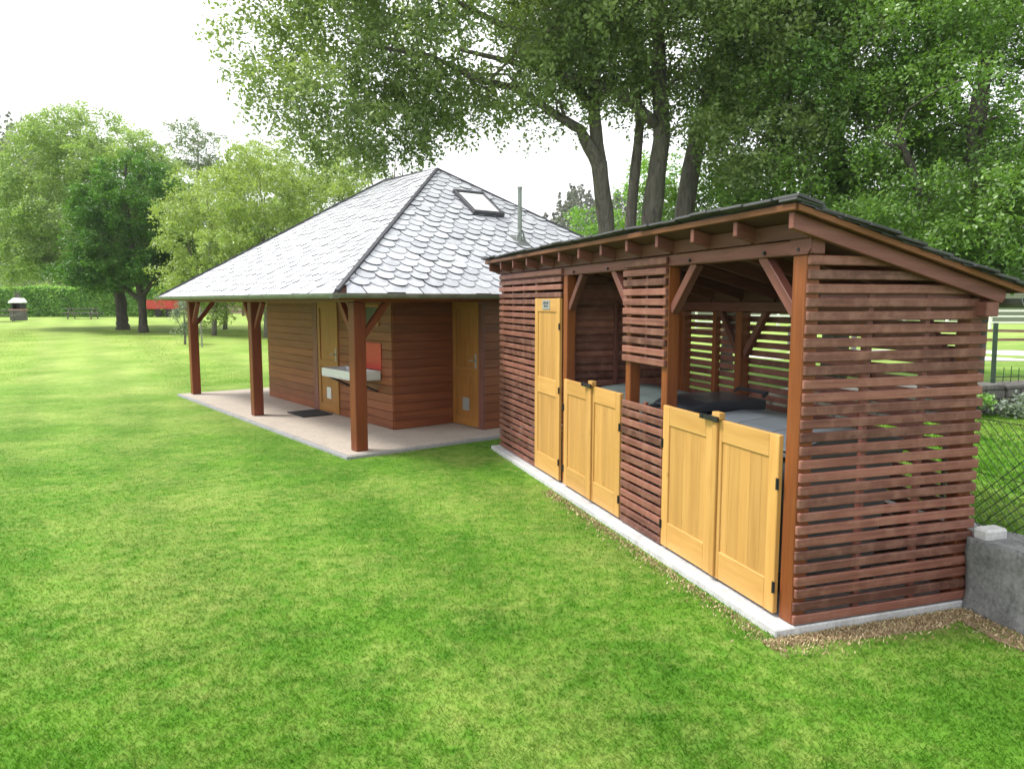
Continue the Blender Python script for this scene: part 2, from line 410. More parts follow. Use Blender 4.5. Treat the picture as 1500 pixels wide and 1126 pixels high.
# gutter: half-round channel along the two visible eaves and the rest
def gutter(mb, a, bb, out, r=.062, n=9):
    a, bb, out = Vector(a), Vector(bb), Vector(out); pr = []
    for k in range(n):
        an = math.pi * k / (n - 1); pr.append((math.cos(an) * r, -math.sin(an) * r))
    inner = [(x * .86, z * .86) for x, z in pr[::-1]]; ring = pr + inner
    mb.prism([a + out * x + Vector((0, 0, z)) for x, z in ring], bb - a)
b = MB()
for i in range(4):
    p, q = e3[i], e3[(i+1) % 4]; dd = (q - p).normalized(); out = Vector((dd.y, -dd.x, 0))
    gutter(b, p + out * .05 - dd * .1 + Vector((0, 0, .004)), q + out * .05 + dd * .1 + Vector((0, 0, .004)), out)
b.build('gutter', M['zinc'], cab)
b = MB()
for x0, x1, y0, y1 in ((-.46, -.43, -.46, 8.16), (-.46, 6.46, -.46, -.43), (6.43, 6.46, -.46, 8.16), (-.46, 6.46, 8.13, 8.16)):
    b.box(x0, x1, y0, y1, 2.025, 2.078)
b.build('fascia_board', M['siding'], cab)
b = MB()
y = -.41
while y < 8.1: b.box(-.428, 6.428, y, y + .115, 2.045, 2.06); y += .12
b.build('soffit', M['siding'], cab)
b = MB()
for x0, x1, y0, y1 in ((-.07, .07, -.07, 7.8), (.072, 5.9, -.07, .07), (.072, 5.9, 7.66, 7.8)): b.box(x0, x1, y0, y1, 1.995, 2.043)
b.build('eave_beam', M['cpost'], cab, .006)
for X, Y, br in ((0, 0, ((0, 1), (1, 0))), (0, 3.9, ((0, 1), (0, -1))), (0, 7.7, ((0, -1), (1, 0))), (5.8, 0, ((-1, 0), (0, 1))), (5.8, 7.7, ((-1, 0), (0, -1)))):
    b = MB(); b.box(X - .085, X + .085, Y - .085, Y + .085, .047, 1.994)
    p = b.build('post', M['cpost'], cab, .01)
    for dx, dy in br:
        b = MB(); b.beam((X + dx * .075, Y + dy * .075, 1.55), (X + dx * .44, Y + dy * .46, 2.0), .075, .085); b.build('brace', M['cpost'], p, .006)
    b = MB(); b.box(X - .06, X + .06, Y - .06, Y + .06, .045, .049); b.build('foot_plate', M['black'], p)
def siding(mb, p, q, z0, z1, nrm, h=.135, t=.024, hole=None):
    """horizontal lap boards from p to q (xy), proud along nrm"""
    z = z0; p, q = Vector((*p, 0)), Vector((*q, 0)); n = Vector((*nrm, 0)); d = (q - p); L = d.length; d.normalize()
    while z < z1 - .01:
        zt = min(z + h - .006, z1)
        segs = [(0, L)]
        if hole and hole[2] < (z + zt) / 2 < hole[3]: segs = [(0, hole[0]), (hole[1], L)]
        for a, e in segs:
            x = a
            while x < e - .01:
                x2 = min(x + random.uniform(2.2, 3.4), e); c = p + d * ((x + x2) / 2) + n * t / 2 + Vector((0, 0, (z + zt) / 2))
                mb.obox(c, (d, n, Vector((0, 0, 1))), ((x2 - x) / 2 - .001, t / 2, (zt - z) / 2)); x = x2
        z += h
# walls: main room, then the block that steps forward on the right
b = MB()
b.box(1.14, 1.24, 1.13, 6.4, .046, 2.03); b.box(1.241, 2.2, 1.13, 1.23, .046, 2.03)
b.box(2.25, 2.35, .3, 1.129, .046, 2.03); b.box(2.351, 5.6, .3, .4, .046, 2.03)
b.box(1.241, 5.6, 6.3, 6.4, .046, 2.03); b.box(5.5, 5.6, .401, 6.299, .046, 2.03)
wall = b.build('wall', M['siding'], cab)
for p_, q_, n_, h_ in (((1.14, 6.4), (1.14, 4.02), (-1, 0), None), ((1.14, 2.98), (1.14, 1.12), (-1, 0), (.98, 1.48, 1.62, 1.96)),
                       ((1.13, 1.13), (2.25, 1.13), (0, -1), None), ((2.24, .3), (5.62, .3), (0, -1), None), ((5.62, 6.4), (1.14, 6.4), (0, 1), None)):
    b = MB(); siding(b, p_, q_, .05, 2.028, n_, hole=h_); b.build('siding', M['siding'], wall, .003)
b = MB(); b.box(1.085, 1.139, 3.82, 4.018, .047, 2.028); b.build('corner_post', M['stain'], cab, .005)
b = MB(); b.box(2.2, 2.249, .275, .375, .047, 2.028); b.build('corner_post', M['stain'], cab, .005)
def cabin_door(Y0, Y1, X, z1, handle_low):
    b = MB(); b.box(X - .03, X - .002, Y0, Y1, .06, z1); dr = b.build('door', M['olddoor'], cab, .003)
    b = MB()
    for y0, y1, z0, zz in ((Y0, Y0 + .1, .06, z1), (Y1 - .1, Y1, .06, z1), (Y0 + .101, Y1 - .101, z1 - .13, z1), (Y0 + .101, Y1 - .101, .86, .98), (Y0 + .101, Y1 - .101, .06, .2)):
        b.box(X - .047, X - .0305, y0, y1, z0, zz)
    b.build('door_frame', M['olddoor'], dr, .003)
    b = MB(); ym = (Y0 + Y1) / 2
    b.box(X - .04, X - .0305, ym - .085, ym + .085, .3, .5); 
    for q in range(5): b.box(X - .048, X - .0405, ym - .07, ym + .07, .32 + q * .033, .338 + q * .033)
    b.build('vent', M['sink' if X < 2 else 'plate'], dr, .002)
    yh = Y0 + .06 if handle_low else Y1 - .06
    b = MB(); b.box(X - .056, X - .0475, yh - .02, yh + .02, .98, 1.2); b.tube([(X - .056, yh, 1.1), (X - .1, yh, 1.1), (X - .1, yh + (.11 if handle_low else -.11), 1.1)], .009, 8)
    b.build('handle', M['plate'], dr)
cabin_door(2.99, 3.81, 1.14, 2.02, True); cabin_door(.39, 1.1, 2.25, 2.02, True)
b = MB()
for y0, y1, z0, z1 in ((1.5, 1.54, 1.62, 1.96), (1.96, 2.0, 1.62, 1.96), (1.541, 1.959, 1.62, 1.66), (1.541, 1.959, 1.92, 1.96)): b.box(1.1, 1.139, y0, y1, z0, z1)
w = b.build('window', M['olddoor'], cab, .003)
b = MB(); b.box(1.12, 1.128, 1.545, 1.955, 1.665, 1.915); b.build('pane', M['skyglass'], w)
# skylight on the hip-end slope and flue
kx = (A.z - ZE) / (A.y + .5); upv = Vector((0, 1, kx)).normalized(); nv = Vector((0, -kx, 1)).normalized()
def onroof(x, y, h=0): return Vector((x, y, ZE + (y + .5) * kx)) + nv * h
sk = MB(); SX0, SX1, SY0, SY1 = 2.85, 3.42, 1.42, 2.0
def bar(mb, p, q, w, h): mb.beam(p, q, w, h, up=nv)
bar(sk, onroof(SX0, SY0, .05), onroof(SX0, SY1, .05), .05, .09); bar(sk, onroof(SX1, SY0, .05), onroof(SX1, SY1, .05), .05, .09)
bar(sk, onroof(SX0 - .035, SY0, .052), onroof(SX1 + .035, SY0, .052), .065, .09); bar(sk, onroof(SX0 - .035, SY1, .052), onroof(SX1 + .035, SY1, .052), .065, .09)
skl = sk.build('skylight', M['hip'], cab, .006)
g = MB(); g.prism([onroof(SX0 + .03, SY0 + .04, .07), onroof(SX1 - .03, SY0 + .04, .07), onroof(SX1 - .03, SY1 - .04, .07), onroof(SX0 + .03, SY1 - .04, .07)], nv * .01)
g.build('pane', M['pane_sky'], skl)
fx, fy = 3.3, .75; fz = ZE + (fy + .5) * kx
b = MB(); b.tube([(fx, fy, fz - .1), (fx, fy, fz + .86)], .034, 14); b.tube([(fx, fy, fz + .855), (fx, fy, fz + .885)], .041, 14)
fl = b.build('flue_pipe', M['flue'], cab, smooth=False)
b = MB()
for dx in (-1, 1): b.beam((fx + dx * .1, fy - .03, fz + .0), (fx + dx * .03, fy - .03, fz + .2), .02, .02)
b.prism([onroof(fx - .13, fy - .14, .022), onroof(fx + .13, fy - .14, .022), onroof(fx + .13, fy + .14, .022), onroof(fx - .13, fy + .14, .022)], nv * .012)
b.build('flue_flashing', M['zinc'], fl)
# things on the porch
def on_cab(o): o.location = cab.location; o.rotation_euler = cab.rotation_euler; return o
m = empty('wash_basin', to_world(CAB_ROT, CAB_O, 1.1, 1.9) + (0,), CAB_ROT, 'white wash trough with red splash panel on the cabin wall behind the nearest post', 'wash basin')
b = MB(); X0, X1, Y0, Y1 = -.44, .0, -.45, .78
b.box(X0, X1, Y0, Y1, .79, .81)
for q in ((X0, X0 + .03, Y0, Y1), (X1 - .03, X1, Y0, Y1), (X0 + .031, X1 - .031, Y0, Y0 + .03), (X0 + .031, X1 - .031, Y1 - .03, Y1)): b.box(*q, .811, .93)
b.build('trough', M['sink'], m, .012, seg=2)
for yy in (-.3, .62):
    b = MB(); b.beam((0, yy, .6), (-.36, yy, .775), .05, .03); b.box(-.38, .0, yy - .025, yy + .025, .77, .789); b.build('bracket', M['black'], m)
b = MB(); b.box(-.0, .012, -.46, .2, .94, 1.36); b.build('splash_panel', M['red'], m, .003)
b = MB(); b.tube([(-.02, .1, 1.0), (-.12, .1, 1.02), (-.14, .1, .97)], .012, 8); b.build('tap', M['plate'], m)
dm = empty('door_mat', to_world(CAB_ROT, CAB_O, .78, 3.5) + (.046,), CAB_ROT, 'black door mat lying on the porch floor before the amber door', 'door mat')
b = MB(); b.box(-.24, .24, -.33, .33, 0, .014); b.build('mat', M['mat'], dm, .003)
b = MB(); b.box(-.27, .27, -.36, -.331, 0, .017); b.box(-.27, .27, .331, .36, 0, .017); b.box(-.27, -.241, -.33, .33, 0, .017); b.box(.241, .27, -.33, .33, 0, .017); b.build('mat_border', M['rubber'], dm)

# ------------------------------------------------------------------ bin shed
shed = empty('bin_shed', (SHED_O[0], SHED_O[1], 0), SHED_ROT, 'slatted red-brown wooden bin shelter with pale pine doors and slate lean-to roof', 'bin shelter')
b = MB(); b.box(-.13, 1.46, -.084, 5.98, -.05, .05); b.build('concrete_base', M['slab'], shed, .008)
PZ = .0795; Z0 = .062; HS = .0545
def roofz(X): return 2.528 - .262 * (X + .15)           # top of the boards
def rafb(X): return roofz(X) - .035 - .092
def jitter(a=.003): return random.uniform(-a, a)
# corner and frame posts
def post(X0, X1, Y0, Y1, z1, mat='post'):
    b = MB(); b.box(X0, X1, Y0, Y1, .052, z1); return b.build('post', M[mat], shed, .006)
BT, BB = 2.362, 2.272
post(0, .1, -.055, .065, BB - .001)
post(.0, .1, 1.5, 1.59, BB - .001); post(.0, .1, 2.13, 2.22, BB - .001); post(0, .1, 3.585, 3.69, BB - .001)
post(.0, .09, 5.8, 5.9, BB - .001); post(.0, .09, 4.5, 4.58, BB - .001)
for Y in (-.05, 2.36, 3.4, 5.8): post(1.27, 1.37, Y, Y + .1, rafb(1.37) - .095)
for Y in (.85, 1.5, 2.85): post(1.31, 1.37, Y, Y + .06, rafb(1.37) - .095)
b = MB(); b.box(.0, .1, -.09, 3.7, BB, BT); fb = b.build('front_beam', M['stain'], shed, .006)
for Y in (.005, .33, 1.2, 2.6, 3.4):
    b = MB(); b.tube([(-.016, Y, 2.3), (.002, Y, 2.3)], .012, 8); b.build('bolt', M['black'], fb)
b = MB(); b.prism([(-.012, -.095, BT + .002), (-.012, -.095, BB + .03), (-.012, -.07, BB - .001), (-.012, .075, BB - .001), (-.012, .075, BT + .002)], (.01, 0, 0)); b.build('beam_end', M['stain'], fb)
b = MB(); b.box(.0, .1, 3.702, 5.95, BB, BT); b.build('front_beam', M['stain'], shed, .006)
b = MB(); b.box(1.27, 1.37, -.16, 5.98, rafb(1.37) - .094, rafb(1.37) - .004); b.build('back_beam', M['stain'], shed, .006)
b = MB(); b.box(.105, 1.265, -.05, .03, 2.0, 2.08); b.build('side_beam', M['stain'], shed, .006)
# rafters
for i in range(13):
    Y = -.135 + i * .5 + (0.03 if i else 0); w = .042
    b = MB(); x0, x1 = -.165, 1.45
    b.prism([(x0, Y, roofz(x0) - .036), (x0, Y, rafb(x0) - .0), (x1 - .03, Y, rafb(x1 - .03)), (x1, Y, rafb(x1) + .04), (x1, Y, roofz(x1) - .036)], (0, w, 0))
    b.build('rafter', M['stain'], shed, .004)
rf = MB(); P = lambda X, Y, dz=0: (X, Y, roofz(X) + dz)
slate_face(rf, P(1.56, -.2, .0), P(1.56, 6.08, .0), P(-.17, -.2, .0), P(-.17, 6.08, .0), .25, .16, .012, ragged=.02)
sroof = rf.build('roof', M['slatedk'], shed)
b = MB(); n = 12
for i in range(n):
    xa = -.17 + 1.7 * i / n; xb = -.17 + 1.7 * (i + 1) / n - .003
    b.prism([(xa, -.17, roofz(xa) - .035), (xb, -.17, roofz(xb) - .035), (xb, -.17, roofz(xb) - .002), (xa, -.17, roofz(xa) - .002)], (0, 6.22, 0))
b.build('roof_boards', M['deck'], sroof)
b = MB(); b.prism([(-.19, -.175, roofz(-.19) - .036), (-.171, -.175, roofz(-.17) - .036), (-.171, -.175, roofz(-.17) + .002), (-.19, -.175, roofz(-.19) + .002)], (0, 6.23, 0))
b.build('edge_lath', M['lath'], sroof, .003)
b = MB(); b.prism([(-.17, -.19, roofz(-.17) - .036), (1.53, -.19, roofz(1.53) - .036), (1.53, -.19, roofz(1.53) + .001), (-.17, -.19, roofz(-.17) + .001)], (0, .018, 0)); b.build('edge_lath', M['lath'], sroof, .003)
for X_, zlow in ((-.03, BT + .001), (1.3, rafb(1.3) - .03)):  # front row, and a back row added to keep light out of the interior
    b = MB()
    for i in range(12):
        Y0_ = -.135 + i * .5 + (.03 if i else 0) + .044; Y1_ = -.135 + (i + 1) * .5 + .03 - .002
        b.box(X_, X_ + .02, Y0_, Y1_, zlow, roofz(X_ + .02) - .037)
    b.build('blocking_boards', M['deck'], shed)
b = MB()   # slates doubled at the upper edge and down the verge, laid ragged
y = -.22
while y < 6.1:
    w = random.uniform(.17, .26); h = random.uniform(.0, .014)
    b.obox((-.14 + jitter(.02), y + w / 2, roofz(-.14) + .02 + h), ((math.cos(.254), 0, -math.sin(.254)), (0, 1, 0), (math.sin(.254), 0, math.cos(.254))), (.09, w / 2 * 1.02, .009)); y += w
x = -.2
while x < 1.58:
    w = random.uniform(.15, .22)
    b.obox((x + w / 2, -.15 + jitter(.02), roofz(x + w / 2) + .012 + random.uniform(0, .012)), ((math.cos(.2), 0, -math.sin(.2)), (0, 1, 0), (math.sin(.2), 0, math.cos(.2))), (w / 2 * 1.15, .075, .008)); x += w
b.build('edge_slate', M['slatedk'], sroof, .002)
b = MB(); gutter(b, (1.56, -.2, roofz(1.56) - .06), (1.56, 6.1, roofz(1.56) - .06), (1, 0, 0), .06); b.build('gutter', M['zinc'], shed)
# braces under the front beam
for Y, dy in ((.065, 1), (1.5, -1), (2.22, 1), (3.585, -1)):
    b = MB(); b.beam((.05, Y + dy * .0, 1.93 if dy else 0), (.05, Y + dy * .33, 2.285), .065, .07); b.build('brace', M['stain'], shed, .004)
for Y, dy in ((2.36, -1), (2.46, 1), (.05, 1)):
    b = MB(); b.beam((1.32, Y, 1.5), (1.32, Y + dy * .36, 1.985), .05, .06); b.build('brace', M['stain'], shed, .004)
# slat panels
def slats(name, runs, battens):
    b = MB()
    for (ax, fix, a, e, z) in runs:
        z = z + jitter(.002); t0, t1 = fix
        if ax == 'Y': b.box(t0 + jitter(.001), t1, a + jitter(.004), e + jitter(.004), z, z + HS + jitter(.002))
        else: b.box(a + jitter(.006), e + jitter(.008), t0 + jitter(.001), t1, z, z + HS + jitter(.002))
    o = b.build(name, M['slat'], shed, .005)
    b = MB()
    for q in battens: b.box(*q)
    b.build('batten', M['stain'], o, .003)
    return o
zs = [Z0 + i * PZ for i in range(30)]
runs = []
for z in zs:
    if z > 2.26: continue
    e = min(1.38, (2.42 - z - HS) / .26)
    if e > .3: runs.append(('X', (-.083, -.057), .0, e, z))
slats('slat_panel', runs, [(.46, .5, -.056, -.02, .055, 2.1), (.9, .94, -.056, -.02, .055, 2.05)])
runs = []
for z in zs:
    if z < 2.0: runs.append(('Y', (-.028, -.002), 4.5, 5.92, z))
    elif z < 2.42: runs.append(('Y', (-.028, -.002), 3.7, 5.92, z))
slats('slat_panel', runs, [(.0, .035, 4.97, 5.01, .055, BB - .002), (.0, .035, 5.4, 5.44, .055, BB - .002)])
slats('slat_panel', [('Y', (-.03, -.002), 1.5, 2.23, z) for z in zs if z < 1.15], [(.0, .03, 1.84, 1.88, .055, 1.17)])
slats('slat_panel', [('Y', (-.03, -.002), 1.505, 2.235, z) for z in zs if 1.48 < z < 2.38], [(.0, .03, 1.84, 1.88, 1.5, BB - .002)])
slats('slat_panel', [('Y', (1.371, 1.395), -.05, 5.95, z) for z in zs if z < 1.97], [])
slats('slat_panel', [('X', (5.9, 5.925), .02, min(1.37, (2.43 - z - HS) / .26), z) for z in zs if z < 2.34], [(.5, .54, 5.86, 5.899, .055, 1.695), (.9, .94, 5.86, 5.899, .055, 1.695)])
slats('slat_panel', [('X', (3.72, 3.745), .1, min(1.27, (2.40 - z - HS) / .26), z) for z in zs if z < 2.28] + [('X', (3.746, 3.77), .1, min(1.27, (2.40 - z - .04 - HS) / .26), z + PZ / 2) for z in zs if z < 2.24], [(.6, .64, 3.68, 3.719, .055, 2.0)])
b = MB(); b.box(1.345, 1.368, 3.8, 5.79, .055, 1.97); b.build('back_panel', M['deck'], shed)
b = MB(); b.prism([(.101, 5.86, 1.7), (1.26, 5.86, 1.7), (1.26, 5.86, rafb(1.26) - .01), (.101, 5.86, rafb(.101) - .01)], (0, .036, 0)); b.build('end_gap_backing', M['deck'], shed)  # dark backing added to block bright gaps seen through the slats
# pine doors
def shed_door(Y0, Y1, z0, z1, hinge, astragal=None, mid=None, sign=False):
    X = -.034; b = MB(); b.box(X + .01, X + .028, Y0 + .06, Y1 - .06, z0 + .05, z1 - .05)
    yb = MB(); y = Y0 + .06; n = max(3, int((Y1 - Y0 - .12) / .1)); w = (Y1 - Y0 - .12) / n
    for q in range(n): yb.box(X + .012, X + .026, y + .0008, y + w - .0008, z0 + .04, z1 - .04); y += w
    dr = yb.build('door', M['pinedk'], shed)
    fr = MB(); sw_ = .095
    fr.box(X, X + .034, Y0, Y0 + sw_, z0, z1); fr.box(X, X + .034, Y1 - sw_, Y1, z0, z1)
    fr.box(X + .001, X + .033, Y0 + sw_ + .0005, Y1 - sw_ - .0005, z1 - .15, z1 - .001); fr.box(X + .001, X + .033, Y0 + sw_ + .0005, Y1 - sw_ - .0005, z0 + .001, z0 + .2)
    if mid: fr.box(X + .001, X + .033, Y0 + sw_ + .0005, Y1 - sw_ - .0005, mid - .09, mid + .09)
    fr.build('door_frame', M['pine'], dr, .004)
    for z in ((z0 + .17, z1 - .3) if not mid else (z0 + .2, (z0 + z1) / 2, z1 - .3)):
        h = MB(); yy = Y0 if hinge < 0 else Y1; h.tube([(X - .006, yy, z - .035), (X - .006, yy, z + .035)], .008, 8); h.box(X - .003, X - .0005, yy - .014, yy + .014, z - .035, z + .035); h.build('hinge', M['black'], dr)
    if astragal is not None:
        a = MB(); a.box(X - .02, X - .0005, astragal - .03, astragal + .03, z0 + .01, z1 - .02); a.box(X - .019, X + .03, astragal - .055, astragal + .035, z1 + .001, z1 + .05)
        a.build('astragal', M['pine'], dr, .004)
        l = MB(); l.beam((X - .032, astragal - .06, z1 + .005), (X - .032, astragal + .16, z1 + .005), .016, .034); l.tube([(X - .045, astragal + .13, z1 + .005), (X - .02, astragal + .13, z1 + .005)], .014, 8); l.build('latch', M['black'], dr)
    if sign:
        s_ = MB(); s_.box(X - .004, X - .0005, Y0 + .29, Y0 + .52, z1 - .125, z1 - .018); pl = s_.build('sign_plate', M['plate'], dr, .002)
        s_ = MB()
        for zz, ya, ye in ((z1 - .05, .33, .36), (z1 - .05, .37, .39), (z1 - .05, .4, .42), (z1 - .05, .43, .48), (z1 - .085, .35, .39), (z1 - .085, .41, .46)): s_.box(X - .0055, X - .0042, Y0 + ya, Y0 + ye, zz - .012, zz + .012)
        s_.build('sign_mark', M['mark'], pl)
shed_door(.078, .776, .075, 1.197, -1, astragal=.745); shed_door(.782, 1.485, .075, 1.197, 1)
shed_door(2.245, 2.9, .075, 1.197, -1, astragal=2.87); shed_door(2.906, 3.572, .075, 1.197, 1)
shed_door(3.71, 4.485, .075, 2.038, -1, mid=1.06, sign=True)

# bins in the shelter
def wheeled_container(X0, X1, Y0, Y1, label, lid_mat, body_mat, h=1.1, group='wheeled waste containers in the shelter'):
    cx, cy = (X0 + X1) / 2, (Y0 + Y1) / 2; x, y = sw(cx, cy)
    o = empty('waste_container', (x, y, .051), SHED_ROT, label, 'waste bin', group); W, L = (X1 - X0) / 2, (Y1 - Y0) / 2
    b = MB(); b.obox((0, 0, .56), ((1,0,0),(0,1,0),(0,0,1)), (W * .94, L * .95, .42), .5, .84); b.build('body', M[body_mat], o, .03, seg=2)
    b = MB(); b.box(-W, W, -L, L, .955, 1.0); b.build('rim', M[body_mat], o, .012)
    b = MB(); n = 3
    for k in range(n):
        y0, y1 = -L + 2 * L * k / n + .004, -L + 2 * L * (k + 1) / n - .004
        prof = [(-W - .01, 1.002), (-W - .01, 1.02), (-W * .6, 1.075), (0, 1.1), (W * .6, 1.085), (W + .005, 1.05), (W + .005, 1.002)]
        b.prism([(px, y0, pz) for px, pz in prof], (0, y1 - y0, 0), .5)
    b.build('lid', M[lid_mat], o, .008)
    b = MB(); b.tube([(-W - .04, -L * .6, 1.0), (-W - .05, 0, 1.0), (-W - .04, L * .6, 1.0)], .014, 8); b.build('handle', M['bindark'], o)
    for sx in (-1, 1):
        for sy in (-1, 1):
            b = MB(); b.tube([(sx * W * .7 - .025, sy * L * .72, .075), (sx * W * .7 + .025, sy * L * .72, .075)], .075, 14); b.box(sx * W * .7 - .035, sx * W * .7 + .035, sy * L * .72 - .03, sy * L * .72 + .03, .08, .15); b.build('wheel', M['rubber'], o)
wheeled_container(.14, 1.02, .16, 1.36, 'grey waste container with blue-grey ribbed lid behind the nearest pair of pine doors', 'binlid', 'bin')
wheeled_container(.16, 1.02, 2.2, 3.4, 'grey waste container with green-grey lid behind the farther pair of low doors', 'binlid2', 'bin')
x, y = sw(.55, 1.77); wb = empty('wheelie_bin', (x, y, .051), SHED_ROT, 'charcoal wheelie bin with raised lid between the two grey waste containers', 'wheelie bin')
b = MB(); b.obox((0, 0, .56), ((1,0,0),(0,1,0),(0,0,1)), (.34, .27, .5), .5, .8); b.build('body', M['bindark'], wb, .03, seg=2)
b = MB()
prof = [(-.35, 1.065), (-.36, 1.085), (-.31, 1.115), (-.18, 1.145), (-.02, 1.155), (.14, 1.15), (.28, 1.16), (.37, 1.15), (.37, 1.065)]
b.prism([(px, -.29, pz) for px, pz in prof], (0, .58, 0), .5); b.build('lid', M['bindark'], wb, .03, seg=3)
b = MB(); b.tube([(.4, -.2, 1.16), (.44, -.2, 1.19), (.44, .2, 1.19), (.4, .2, 1.16)], .016, 8); b.build('handle', M['bindark'], wb)
for s_ in (-1, 1):
    b = MB(); b.tube([(.27, s_ * .24 - .025, .1), (.27, s_ * .24 + .025, .1)], .1, 14); b.build('wheel', M['rubber'], wb)

# ------------------------------------------------------------------ retaining wall, fence, second wall
def rough_wall(name, x0, x1, y0, y1, z0, z1, mat, amp, step=.12, wob=.03):
    """box of small facets pushed about by smooth noise, in shed axes"""
    import mathutils.noise as mn
    nx, ny, nz = max(2, int((x1-x0)/step)), max(2, int((y1-y0)/step)), max(2, int((z1-z0)/step))
    V = {}; vs = []; F = []
    def vid(i, j, k):
        if (i, j, k) in V: return V[(i, j, k)]
        p = Vector((x0 + (x1-x0)*i/nx, y0 + (y1-y0)*j/ny, z0 + (z1-z0)*k/nz))
        q = mn.noise_vector(p * 3.1) * amp + mn.noise_vector(p * 9.0) * amp * .5
        p = p + q + Vector((0, 0, wob * mn.noise(Vector((0, p.y * 1.3, 4))))) * (k / nz)
        V[(i, j, k)] = len(vs); vs.append(tuple(p)); return V[(i, j, k)]
    for i in range(nx):
        for j in range(ny):
            F.append((vid(i,j,nz), vid(i+1,j,nz), vid(i+1,j+1,nz), vid(i,j+1,nz)))
    for j in range(ny):
        for k in range(nz):
            F.append((vid(0,j,k), vid(0,j,k+1), vid(0,j+1,k+1), vid(0,j+1,k))); F.append((vid(nx,j,k), vid(nx,j+1,k), vid(nx,j+1,k+1), vid(nx,j,k+1)))
    for i in range(nx):
        for k in range(nz):
            F.append((vid(i,0,k), vid(i+1,0,k), vid(i+1,0,k+1), vid(i,0,k+1))); F.append((vid(i,ny,k), vid(i,ny,k+1), vid(i+1,ny,k+1), vid(i+1,ny,k)))
    return np_mesh(name, np.array(vs), np.array(F), None, mat, smooth=True)
rw = empty('retaining_wall', (SHED_O[0], SHED_O[1], 0), SHED_ROT, 'low weathered grey concrete wall running from the bin shelter corner at the right edge', 'wall')
o = rough_wall('wall', 1.32, 1.66, -5.5, -.1, -.1, .5, M['oldwall'], .022, .035, .06); o.parent = rw
o = rough_wall('wall', 1.48, 1.7, -.098, 5.4, -.1, .46, M['oldwall'], .016, .12); o.parent = rw
b = MB(); b.box(1.36, 1.54, -.2, -.09, .47, .55)
b.build('mortar_cap', M['cap'], rw, .015)
cf = empty('chain_link_fence', (SHED_O[0], SHED_O[1], 0), SHED_ROT, 'dark green chain-link fence standing on the low concrete wall', 'fence')
b = MB(); zb, zt, s_ = .47, 1.21, .075; Xf = 1.64; y = -5.6
def wire(mb, p, q, r=.003):
    p, q = Vector(p), Vector(q); d = (q - p).normalized(); x = d.cross(Vector((1, 0, 0))).normalized() * r; z = Vector((r, 0, 0))
    n = len(mb.v); mb.v += [tuple(c) for c in (p + x, p + z, p - x, p - z, q + x, q + z, q - x, q - z)]
    for k in range(4):
        k2 = (k + 1) % 4; mb.f.append((n + k, n + k2, n + 4 + k2, n + 4 + k)); mb.r.append(.5); mb.uv += [(0, 0)] * 4
while y < 0.4:
    for d in (1, -1):
        y2 = y + d * (zt - zb)
        a, c = (Xf, y, zb), (Xf + d * .003, y2, zt)
        if y2 > .4: c = (Xf + d * .003, .4, zb + (.4 - y))
        if c[1] > -5.6: wire(b, a, c)
    y += s_
b.build('wire_mesh', M['galv'], cf)
b = MB()
for z in (zt, .84, zb + .02): wire(b, (Xf, -5.6, z), (Xf, .4, z), .0025)
b.build('tension_wire', M['green_metal'], cf)
for Y in (-5.6, -2.9, .42):
    b = MB(); b.tube([(Xf + .025, Y, .3), (Xf + .025, Y, 1.26)], .02, 8); b.build('fence_post', M['green_metal'], cf)
st = empty('stone_wall', (SHED_O[0], SHED_O[1], 0), SHED_ROT, 'low dark dry-stone wall across the raised lawn', 'wall')
b = MB()
# stones in courses, from X=3.2 to X=13 along the far edge of the raised lawn
for k in range(4):
    x = 2.6 + random.uniform(0, .2)
    while x < 12:
        w = random.uniform(.16, .38); zc = .3 + k * .135
        ang = random.uniform(-.06, .06); yb = 4.35 - .05 * (x - 6)
        b.obox((x + w / 2, yb + random.uniform(-.03, .03), zc + random.uniform(-.01, .01)), ((math.cos(ang), math.sin(ang), 0), (-math.sin(ang), math.cos(ang), 0), (0, 0, 1)), (w / 2 * 1.0, .16, .07)); x += w
b.build('stones', M['stone'], st, .025, seg=2)
b = MB(); 
x = 2.6
while x < 12:
    w = random.uniform(.4, .7); yb = 4.35 - .05 * (x - 6); b.box(x, x + w - .01, yb - .2, yb + .2, .775 + jitter(.008), .845 + jitter(.01)); x += w
b.build('coping_stones', M['stone'], st, .02, seg=2)
ry = 4.35
rl = empty('spiked_railing', (SHED_O[0], SHED_O[1], 0), SHED_ROT, 'thin dark metal railing with upright spikes on top of the dry-stone wall', 'railing')
b = MB(); x = 6.9
while x < 11.5: b.tube([(x, 4.35 - .05 * (x - 6), .85), (x + jitter(.01), 4.35 - .05 * (x - 6), 1.07 + jitter(.03))], .006, 5); x += .14
b.tube([(6.86, 4.31, .93), (11.5, 4.07, .93)], .007, 5); b.build('spikes', M['green_metal'], rl)
for X in (6.86, 9.3, 11.5):
    b = MB(); yb = 4.35 - .05 * (X - 6); b.tube([(X, yb, .83), (X - .02, yb, 1.7)], .032, 8); b.build('railing_post', M['green_metal'], rl)

